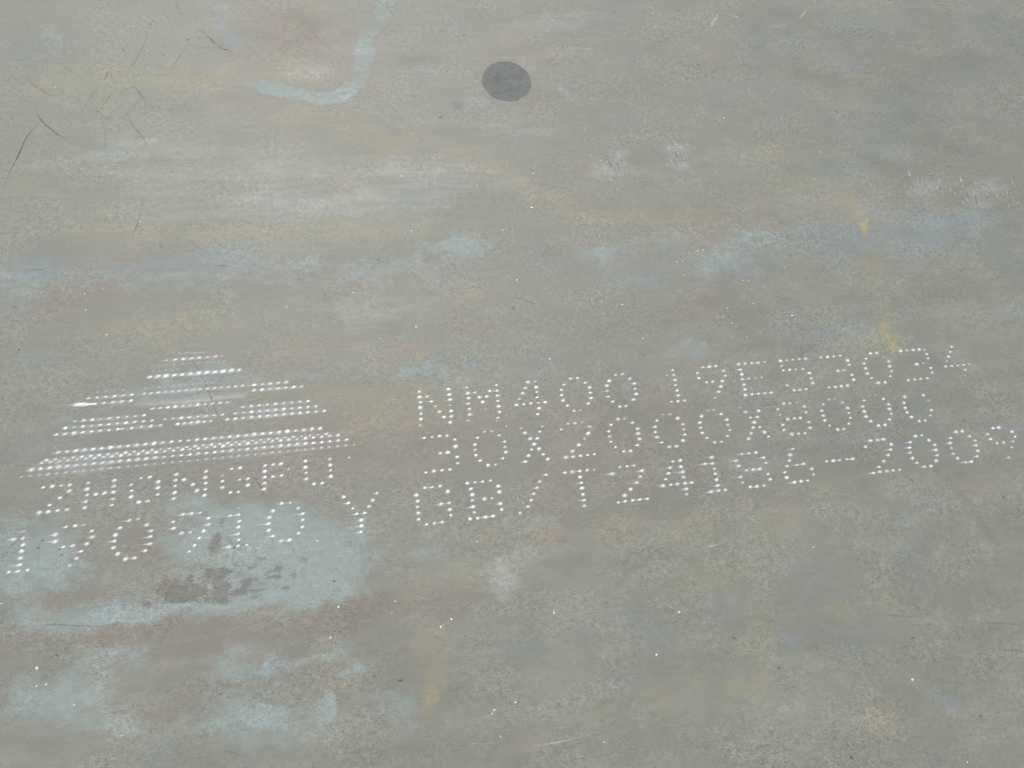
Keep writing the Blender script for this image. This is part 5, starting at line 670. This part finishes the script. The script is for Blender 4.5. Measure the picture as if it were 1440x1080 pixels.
# ------------------------------------------------------------------ scratches and scuffs
SCRATCHES = [(0.0015,0.92,[(-0.6985,0.5192),(-0.7051,0.5074),(-0.7169,0.4854),(-0.7235,0.4537),(-0.7313,0.4228),(-0.7356,0.4026),(-0.7372,0.3892)]),(0.00191,1,[(-0.7105,0.5391),(-0.6998,0.5193),(-0.6862,0.5032),(-0.6715,0.4883),(-0.6565,0.4777)]),
(0.00124,0.517,[(-0.7373,0.6143),(-0.7265,0.6026),(-0.7128,0.5889),(-0.692,0.5713),(-0.6755,0.5679)]),(0.00136,0.575,[(-0.5449,0.7303),(-0.5492,0.705),(-0.5607,0.6576),(-0.5753,0.6216),(-0.5901,0.5943)]),(0.00132,0.46,[(-0.5811,0.6844),
(-0.5917,0.6539)]),(0.00139,0.69,[(-0.604,0.6228),(-0.6082,0.6122),(-0.6121,0.6017)]),(0.00117,0.402,[(-0.604,0.6228),(-0.5988,0.6062),(-0.5937,0.5866)]),(0.00115,0.46,[(-0.6176,0.5909),(-0.6313,0.5586),(-0.6423,0.5307)]),
(0.00125,0.575,[(-0.5959,0.5789),(-0.6062,0.5523),(-0.6148,0.5345)]),(0.00135,0.575,[(-0.5867,0.5664),(-0.5805,0.5767),(-0.5646,0.5868),(-0.5523,0.5695),(-0.54,0.5508),(-0.525,0.5307)]),(0.00134,0.575,[(-0.5755,0.544),(-0.5606,0.5062),
(-0.544,0.48),(-0.5346,0.4597),(-0.5269,0.4426)]),(0.00135,0.46,[(-0.4814,0.692),(-0.4865,0.6733),(-0.4957,0.6507),(-0.5074,0.6246),(-0.5226,0.6148)]),(0.00152,0.517,[(-0.5063,0.789),(-0.4991,0.7626),(-0.4896,0.7487)]),(0.00171,0.747,[(-0.4707,0.7237),
(-0.4461,0.6959),(-0.4277,0.6736),(-0.4173,0.6693),(-0.4037,0.6592)]),(0.00112,0.46,[(-0.6126,0.5299),(-0.5894,0.5107)]),(0.00162,0.287,[(-0.6092,0.5224),(-0.6009,0.4927),(-0.5983,0.4529),(-0.5883,0.4261)]),(0.00124,0.517,[(-0.5345,0.3602),
(-0.5373,0.3302),(-0.545,0.2914),(-0.5474,0.2819)]),(0.00146,0.575,[(-0.4273,0.2314),(-0.4144,0.2282),(-0.4002,0.2276)]),(0.00147,0.517,[(-0.5084,0.275),(-0.5006,0.2634)]),(0.00121,0.517,[(-0.6905,0.2364),(-0.6737,0.2366),
(-0.6595,0.2388)]),(0.0011,0.632,[(-0.4673,0.102),(-0.4596,0.0864),(-0.4522,0.0736),(-0.4429,0.0578),(-0.4346,0.0412),(-0.427,0.0209),(-0.4186,-0.0041),(-0.4123,-0.017),(-0.4035,-0.032),(-0.3973,-0.0458)]),(0.00131,0.805,[(-0.3714,-0.098),
(-0.3646,-0.1094),(-0.3595,-0.118),(-0.355,-0.125),(-0.352,-0.1373)]),(0.00147,0.46,[(-0.3214,-0.2007),(-0.3171,-0.2103),(-0.3131,-0.2158),(-0.3092,-0.227)]),(0.00116,0.287,[(-0.3671,-0.2017),(-0.3582,-0.2168),(-0.3521,-0.2395)]),
(0.00101,0.287,[(-0.307,-0.2387),(-0.3024,-0.2515)]),(0.00104,0.46,[(-0.6592,-0.2688),(-0.6294,-0.2702),(-0.5993,-0.2714),(-0.5707,-0.2764),(-0.546,-0.2799),(-0.5216,-0.2796),(-0.4864,-0.2824)]),(0.00087,0.46,[(-0.405,-0.4328),
(-0.3889,-0.44),(-0.3688,-0.4483)]),(0.0012,0.402,[(0.6085,-0.4109),(0.6363,-0.4136),(0.6665,-0.4209)]),(0.00117,0.287,[(0.4388,-0.3781),(0.4789,-0.385),(0.5293,-0.3941)]),(0.00133,0.69,[(0.6191,-0.4476),(0.6375,-0.4493),
(0.6526,-0.4525)]),(0.00204,0.23,[(0.5127,-0.4025),(0.5147,-0.426),(0.5175,-0.4536)]),(0.00112,0.69,[(0.0817,-0.3225),(0.0862,-0.3248),(0.0917,-0.325)]),(0.00143,0.345,[(0.0186,0.1465),(0.0375,0.1405),(0.0582,0.1281)]),(0.00122,0.575,[(0.4551,0.1217),
(0.4634,0.1128),(0.475,0.1154)]),(0.00196,0.149,[(0.6281,-0.2096),(0.6435,-0.2302),(0.6559,-0.2503),(0.6664,-0.2884),(0.6726,-0.315)]),(0.00192,0.149,[(0.5964,-0.239),(0.6085,-0.2602),(0.6092,-0.2877),(0.5995,-0.3123)]),(0.00112,0.46,[(-0.6227,-0.1658),
(-0.6256,-0.1704),(-0.6269,-0.1775)])]
for w, s, pts in SCRATCHES:
    mb = MB(); mb.strip(resample(pts, 0.007), w, s, 0.00012, (0.5, 1, 0.5), 0.35, (0.35, 1, 0.35))
    mb.build('scratch', M_SCRATCH, plate)
SCUFFS = [(0.00386,0.938,[(0.4757,0.7061),(0.4894,0.7297),(0.5035,0.7498),(0.5191,0.7682)]),(0.0049,0.625,[(0.5191,0.7682),(0.5353,0.7512),(0.5542,0.7382),(0.5656,0.7391)]),(0.00455,0.688,[(0.5926,0.715),(0.6245,0.7221),(0.6555,0.7317)]),
(0.00262,0.875,[(0.6555,0.7317),(0.6787,0.7462),(0.6953,0.7634),(0.7114,0.7824)]),(0.00252,0.625,[(0.7162,0.7625),(0.7339,0.7824)]),(0.00289,0.5,[(0.701,0.5573),(0.7316,0.5723),(0.7694,0.5852)]),(0.00358,0.625,[(0.9837,0.5237),
(0.9968,0.5275),(1.0086,0.5213)]),(0.00738,0.375,[(1.0246,0.4835),(1.0295,0.468),(1.039,0.459)]),(0.0026,0.5,[(1.0868,0.7105),(1.1169,0.7039),(1.1592,0.6966)]),(0.00111,0.938,[(-0.0481,-0.4811),(-0.0412,-0.4787),(-0.0259,-0.4801),
(0.0009,-0.4793),(0.0281,-0.4773),(0.0419,-0.4756),(0.0543,-0.4722)]),(0.00134,0.812,[(0.2122,-0.265),(0.2244,-0.268),(0.2405,-0.2655),(0.2537,-0.2644),(0.268,-0.2597),(0.281,-0.2549)]),(0.00186,0.625,[(0.2085,0.5447),(0.2377,0.542),
(0.2632,0.5364),(0.2929,0.5349)]),(0.00243,0.375,[(0.2211,0.5794),(0.2589,0.5852),(0.3073,0.5908)]),(0.0043,0.375,[(-0.6311,0.6869),(-0.6349,0.6645)]),(0.00375,0.375,[(-0.6758,0.7412),(-0.6779,0.7182)]),(0.00338,0.5,[(-0.5508,0.7822),
(-0.5421,0.7853),(-0.5329,0.7809)]),(0.00197,0.5,[(-0.6321,0.447),(-0.6193,0.4519),(-0.6063,0.4532)]),(0.00261,0.375,[(0.5472,0.1566),(0.5535,0.1666),(0.5689,0.1745),(0.5778,0.1722)]),(0.00217,0.312,[(0.6627,0.1532),(0.6811,0.1679)]),
(0.00457,0.312,[(0.5599,0.0767),(0.5743,0.0823),(0.5944,0.086)]),(0.00166,0.375,[(0.2098,0.0188),(0.2217,0.0149),(0.2304,0.0157)]),(0.00206,0.375,[(0.2619,-0.1981),(0.2597,-0.2185),(0.2516,-0.2355),(0.2429,-0.2446)]),(0.00184,0.375,[(0.2618,-0.2315),
(0.2659,-0.247)]),(0.0013,0.5,[(-0.156,-0.2938),(-0.1351,-0.2905),(-0.1208,-0.2853),(-0.1108,-0.2785)]),(0.00104,0.938,[(-0.134,-0.3294),(-0.1271,-0.3241),(-0.119,-0.3209)]),(0.00092,0.75,[(-0.2997,-0.3271),(-0.2867,-0.3249),
(-0.2693,-0.3265)]),(0.00119,0.75,[(0.1647,-0.337),(0.1728,-0.3397),(0.1846,-0.348)]),(0.00088,0.625,[(-0.1225,-0.4661),(-0.0903,-0.4693),(-0.0709,-0.4709)]),(0.00104,0.5,[(-0.4846,-0.4148),(-0.4849,-0.426),(-0.4873,-0.434)]),
(0.00093,0.438,[(-0.5003,-0.3687),(-0.4916,-0.3659),(-0.4859,-0.3597)]),(0.00164,0.5,[(0.6668,-0.0537),(0.6497,-0.0582),(0.6236,-0.0621)]),(0.00157,0.625,[(0.0759,-0.0458),(0.0787,-0.0491),(0.0858,-0.0504)]),(0.00111,0.5,[(0.0354,-0.1346),
(0.035,-0.1432),(0.0326,-0.1533)]),(0.00171,0.562,[(-0.0419,-0.0594),(-0.0409,-0.0645),(-0.0408,-0.0703)]),(0.00201,0.438,[(-0.0916,0.2762),(-0.069,0.274),(-0.0494,0.2706)]),(0.0017,0.375,[(-0.1691,0.2029),(-0.1568,0.183),
(-0.1466,0.1728)]),(0.00143,0.5,[(-0.1584,0.1179),(-0.1455,0.1116),(-0.1329,0.1026)]),(0.00136,0.625,[(-0.6361,0.5212),(-0.6283,0.5247)]),(0.0009,0.5,[(-0.0258,-0.4639),(-0.0035,-0.4637),(0.0233,-0.4652)]),(0.00112,0.375,[(0.4704,-0.5573),
(0.4801,-0.5647)])]
for w, s, pts in SCUFFS:
    mb = MB(); mb.strip(resample(pts, 0.005), w, s, 0.00014, (0.5, 1, 0.5), 0.4, (0.4, 1, 0.3))
    mb.build('scuff', M_SCUFF, plate)
mb = MB()
CLUSTERS = [(-0.0516,-0.2782,0.0281,-0.0031,-0.0029,-0.0237,26,0.0041,0.0038,0.00074,0.8),(-0.0546,-0.2797,0.0056,-0.0006,-0.0008,-0.0064,8,0.0034,0.0032,0.00074,1),(-0.0252,-0.2875,0.0113,-0.0012,-0.0012,-0.0091,8,0.0029,0.0037,0.00074,0.8),
(-0.1027,-0.2428,0.0187,-0.002,-0.0011,-0.0112,12,0.0064,0.0016,0.00075,0.5599999999999999),(-0.0611,-0.2538,0.0132,-0.0014,-0.0015,-0.013,10,0.0038,0.0042,0.00075,0.8),(0.224,0.3946,0.0277,-0.001,-0.0044,-0.0243,36,0.0062,-0.0245,0.00111,0.8),
(0.3419,0.4058,0.0207,-0.0007,-0.0068,-0.031,28,0.0087,-0.0295,0.00114,0.8800000000000001),(0.3567,0.3959,0.0078,-0.0003,-0.0028,-0.0123,6,0.0009,-0.0117,0.00114,0.8),(-0.2904,0.6206,0.0408,-0.0006,-0.0004,-0.023,22,0.0237,-0.0156,0.00112,0.48),
(0.7933,0.3254,0.0362,-0.0015,-0.007,-0.0186,30,-0.0069,-0.0233,0.00118,0.96),(0.8994,0.3051,0.0636,-0.0028,-0.0089,-0.0217,50,-0.0061,-0.0246,0.00119,0.9279999999999999),(0.7829,0.2977,0.0358,-0.0016,-0.0051,-0.0137,22,-0.0025,-0.0193,0.00117,0.6080000000000001),
(0.9013,0.2924,0.0225,-0.001,-0.0064,-0.0154,10,-0.0082,-0.0246,0.00119,0.6400000000000001),(0.7574,0.7437,0.0248,-0.0,-0.0063,-0.0197,10,0.0055,-0.0089,0.0014,0.7200000000000001),(0.1611,-0.325,0.0097,-0.0011,-0.0027,-0.0127,8,0.0078,0.0088,0.00076,0.4),
(0.1808,-0.2799,0.0198,-0.0021,-0.0014,-0.0066,8,0.017,-0.0048,0.00078,0.4),(0.0184,-0.2385,0.0242,-0.0025,-0.0014,-0.0095,10,0.0084,0.0028,0.00077,0.48),(0.0098,-0.2643,0.0287,-0.0031,-0.0013,-0.0093,10,0.0077,0.0011,0.00076,0.48),
(-0.0069,-0.1716,0.0118,-0.0012,-0.0011,-0.008,9,0.0023,0.0045,0.0008,0.96),(0.3142,-0.2444,0.027,-0.0028,-0.0013,-0.0049,8,0.0149,0.0033,0.00082,0.4),(-0.1528,-0.0267,0.014,-0.0012,-0.0006,-0.0087,6,0.0057,-0.0061,0.00084,0.48),
(-0.0293,-0.3743,0.0181,-0.0022,-0.0034,-0.0254,10,0.0054,0.0032,0.00071,0.48),(-0.0105,-0.4354,0.0178,-0.0022,-0.0018,-0.0121,10,0.0046,0.0038,0.00068,0.48),(-0.0328,0.4072,0.0477,-0.0018,-0.0007,-0.0074,6,0.0111,-0.0043,0.00107,0.32000000000000006),
(-0.2393,0.1975,0.0638,-0.0039,-0.0018,-0.0505,14,0.0084,0.0012,0.00093,0.288),(-0.2314,0.129,0.0312,-0.0021,-0.0007,-0.0181,12,0.007,0.0024,0.0009,0.48)]
for x, y, ax, ay, bx, by, n, lx, ly, w, s in CLUSTERS:
    for _ in range(n):
        u, v = random.gauss(0, 0.6), random.gauss(0, 0.6)
        cx, cy = x + ax * u + bx * v, y + ay * u + by * v
        k = random.uniform(0.5, 1.4); a = random.uniform(-0.25, 0.25)
        dx, dy = (lx * math.cos(a) - ly * math.sin(a)) * k, (lx * math.sin(a) + ly * math.cos(a)) * k
        q = random.uniform(-0.15, 0.15)
        mb.strip([(cx + dx * (t - .5) - dy * q * (t - .5) ** 2, cy + dy * (t - .5) + dx * q * (t - .5) ** 2) for t in (0, .25, .5, .75, 1)], w * random.uniform(0.9, 2.2), s * random.uniform(0.6, 1.3), 0.00016, (0.4, 1, 0.3), 0.3, (0.4, 1, 0.2))
for i in range(520):                                                  # faint handling marks everywhere
    x, y = random.uniform(-0.85, 1.3), random.uniform(-0.62, 0.84)
    L, a, q = random.uniform(0.006, 0.035), random.gauss(0.1, 0.75), random.uniform(-0.5, 0.5)
    dx, dy = L * math.cos(a), L * math.sin(a)
    mb.strip([(x + dx * (t - .5) - dy * q * (t - .5) ** 2, y + dy * (t - .5) + dx * q * (t - .5) ** 2) for t in (0, .25, .5, .75, 1)], random.uniform(0.0004, 0.0010), random.uniform(0.10, 0.34), 0.00015, (0.4, 1, 0.3), 0.35, (0.3, 1, 0.2))
mb.build('scrape_marks', M_SCUFF, plate)['kind'] = 'stuff'

mb = MB()
for i in range(260):
    x, y = random.uniform(-0.85, 1.3), random.uniform(-0.62, 0.84)
    L, a, q = random.uniform(0.005, 0.026), random.gauss(0.0, 0.6), random.uniform(-0.5, 0.5)
    dx, dy = L * math.cos(a), L * math.sin(a)
    mb.strip([(x + dx * (t - .5) - dy * q * (t - .5) ** 2, y + dy * (t - .5) + dx * q * (t - .5) ** 2) for t in (0, .25, .5, .75, 1)], random.uniform(0.0004, 0.0009), random.uniform(0.12, 0.40), 0.00013, (0.4, 1, 0.3), 0.35, (0.3, 1, 0.2))
mb.build('fine_scratches', M_SCRATCH, plate)['kind'] = 'stuff'

# ------------------------------------------------------------------ specks
mb = MB()
for x, y, s in [(-0.5157,0.6993,1.0),(-0.515,0.686,1.0),(-0.5476,0.6681,1.0),(-0.6851,0.5876,1.0),(-0.244,0.6365,1.0),(-0.2418,0.6298,1.0),(-0.1253,0.4225,1.0),(-0.0794,0.4194,1.0),(-0.0698,0.4205,1.0),(-0.1068,0.4026,1.0),(-0.1349,0.3847,1.5),
(-0.0235,0.3583,1.0),(-0.0126,0.3608,1.2),(0.0851,0.3818,1.0),(0.0738,0.3793,1.0),(0.1894,0.4739,1.0),(0.2142,0.5434,1.3),(0.3581,0.5726,1.0),(0.4531,0.4926,1.4),(0.4509,0.7175,1.0),(0.4381,0.7633,1.0),(0.5881,0.3495,1.0),
(0.6159,0.4088,1.3),(-0.5368,0.3144,1.0),(-0.61,0.2031,0.8),(-0.605,0.1909,1.2),(-0.5938,0.1949,1.0),(-0.5795,0.1988,1.0),(-0.6008,0.1646,1.0),(-0.5696,0.1221,1.0),(-0.137,0.2715,1.0),(-0.1266,0.2763,1.5),(0.0192,0.2702,1.2),
(-0.2213,0.1688,1.2),(-0.3208,0.1507,1.0),(-0.1328,0.1041,1.2),(0.073,0.3124,1.5),(0.1461,0.2876,1.0),(0.1561,0.2899,1.0),(0.1772,0.2509,1.0),(0.322,0.2098,1.0),(0.3324,0.2119,1.0),(0.3376,0.213,1.2),(0.3477,0.2139,1.3),(0.2976,0.1933,1.0),
(0.3075,0.1941,1.0),(0.3042,0.1685,1.0),(0.3128,0.1694,0.8),(0.0303,0.1759,1.2),(0.2906,0.1401,1.0),(0.4015,0.1519,1.0),(0.4112,0.1513,1.2),(0.1589,0.1278,1.0),(0.1818,0.1199,0.8),(0.1912,0.1206,1.3),(0.1504,0.1055,0.8),(0.1585,0.1062,1.0),
(0.1712,0.1066,0.8),(0.3621,0.1028,1.0),(0.3415,0.0874,0.8),(0.3501,0.0881,1.0),(0.3625,0.0757,1.0),(0.3683,0.0702,1.0),(0.4073,0.1089,1.0),(0.2127,0.06,1.2),(0.0621,0.036,1.5),(0.05,0.0357,0.8),(0.4046,0.0537,1.0),(0.381,0.0503,0.8),
(0.4797,0.1731,1.1),(0.4674,0.0827,1.4),(-0.2393,-0.0924,1.3),(-0.0761,-0.2256,1.0),(-0.6123,-0.3203,1.4),(-0.6613,-0.24,1.0),(-0.567,-0.3667,1.1),(-0.6101,-0.3403,0.9),(-0.6,-0.34,1.0),(-0.2606,-0.2899,1.1),(-0.2715,-0.3258,1.2),
(-0.1339,-0.329,1.3),(-0.1195,-0.321,1.2),(-0.1944,-0.3045,0.8),(-0.0775,-0.4343,1.3),(-0.0806,-0.4379,1.0),(-0.0732,-0.4645,1.0),(0.0138,-0.3284,1.3),(0.1394,-0.3955,1.4),(0.0534,-0.4873,1.0),(0.1812,-0.3467,1.4),(-0.0501,-0.4288,1.2),
(0.4787,-0.4676,1.6),(0.5179,-0.5714,1.0),(0.3934,-0.2829,1.0),(-0.285,-0.2028,1.2),(-0.5242,-0.1841,0.7),(-0.0166,-0.0657,1.0),(-0.0299,-0.0558,1.0),(-0.189,-0.2909,1.0),(-0.4406,0.4338,1.0),(-0.5874,0.7471,1.0),(0.501,0.2614,0.9)]:
    a = 0.00145 * s; t = random.uniform(0, 3.14); e = random.uniform(0.5, 0.95)
    mb.dot(x, y, a * math.cos(t), a * math.sin(t), -a * e * math.sin(t), a * e * math.cos(t), 1.0, 0.0006, 0.3, 0.8)
for _ in range(330):
    x, y = random.gauss(0.28, 0.40), random.gauss(0.18, 0.26)
    a = random.uniform(0.0004, 0.0008)
    mb.dot(x, y, a, 0, 0, a * 0.8, random.uniform(0.3, 0.9), 0.0004, 0.3)
mb.build('bright_specks', M_GLINT, plate)['kind'] = 'stuff'
mb = MB()
for x, y, s in [(0.2964,0.7594,1.0),(0.425,0.7633,1.3),(0.4152,0.6934,1.4),(0.3546,0.716,1.0),(0.1397,0.5954,1.1),(0.4611,0.6041,1.3),(0.48,0.5949,1.0),(0.4816,0.6127,0.9),(0.4599,0.6166,0.8),(0.4354,0.5729,1.0),(0.4404,0.4797,1.1),(0.4342,0.4327,1.0),
(0.511,0.6557,1.4),(0.4344,0.6223,1.5),(0.4764,0.5087,1.4),(0.2877,0.5808,1.0),(-0.0009,0.6996,1.4),(0.0596,0.6761,1.0),(-0.0609,0.5079,1.5),(-0.3659,0.6967,1.2),(-0.2954,0.3868,1.0),(0.6622,0.6767,1.5),(0.6604,0.6654,1.2),
(0.7818,0.7046,1.6),(0.6775,0.502,1.7),(0.6603,0.4434,1.2),(0.8161,0.3483,1.4),(0.9201,0.3555,1.3),(0.8887,0.792,1.5),(1.0511,0.7863,1.2),(0.0182,0.1257,2.0),(0.1403,0.1329,1.1),(0.2083,0.0322,1.0),(0.5358,0.2685,1.2),(0.6808,0.251,1.5),
(0.4997,0.2615,1.2),(0.8252,0.262,1.3),(0.8707,0.3016,1),(-0.6965,0.1757,1.3),(-0.6827,0.1067,1.2),(-0.6227,-0.1665,1.2),(-0.6013,-0.1796,1.2),(-0.5981,-0.1871,1.2),(-0.6268,-0.1751,1.5),(0.526,-0.0898,1.4),(0.6958,-0.1172,1.2),
(0.7031,-0.1297,1),(0.4679,-0.1319,1.1),(0.4807,-0.1499,1.1),(0.575,-0.2018,1.7),(0.711,-0.2412,1.7),(0.4531,-0.3062,1.2),(-0.5916,-0.3076,1.8),(-0.1891,-0.386,1.9),(-0.2207,-0.3772,1.1),(-0.2648,-0.2565,1.9),(0.2481,-0.3871,1.4),
(0.4974,-0.4165,1.4),(0.365,-0.5453,1.8),(0.4648,-0.3389,1.5),(0.2993,-0.4306,1.2),(0.5576,-0.5219,1.5),(0.0323,-0.0209,1.1),(-0.5454,0.7299,1.6),(-0.4814,0.6924,1.4),(-0.5206,0.658,1.2),(-0.6151,0.5345,1.1),(-0.4193,0.6685,1.5),
(-0.4241,0.0123,1.3),(-0.4561,-0.2813,0.9),(-0.389,-0.2002,1.2),(-0.3798,-0.2285,1.0),(-0.3517,-0.218,1)]:
    a = 0.00155 * s; t = random.uniform(-0.9, 0.3); e = random.uniform(0.45, 0.9)
    mb.dot(x, y, a * math.cos(t), a * math.sin(t), -a * e * math.sin(t), a * e * math.cos(t), 0.72, 0.0007, 0.35)
for _ in range(520):
    x, y = random.uniform(-0.85, 1.25), random.uniform(-0.6, 0.82)
    a = random.uniform(0.0004, 0.0010)
    mb.dot(x, y, a, 0, 0, a * 0.7, random.uniform(0.2, 0.6), 0.0003, 0.3)
mb.build('dark_grit', M_GRIT, plate)['kind'] = 'stuff'
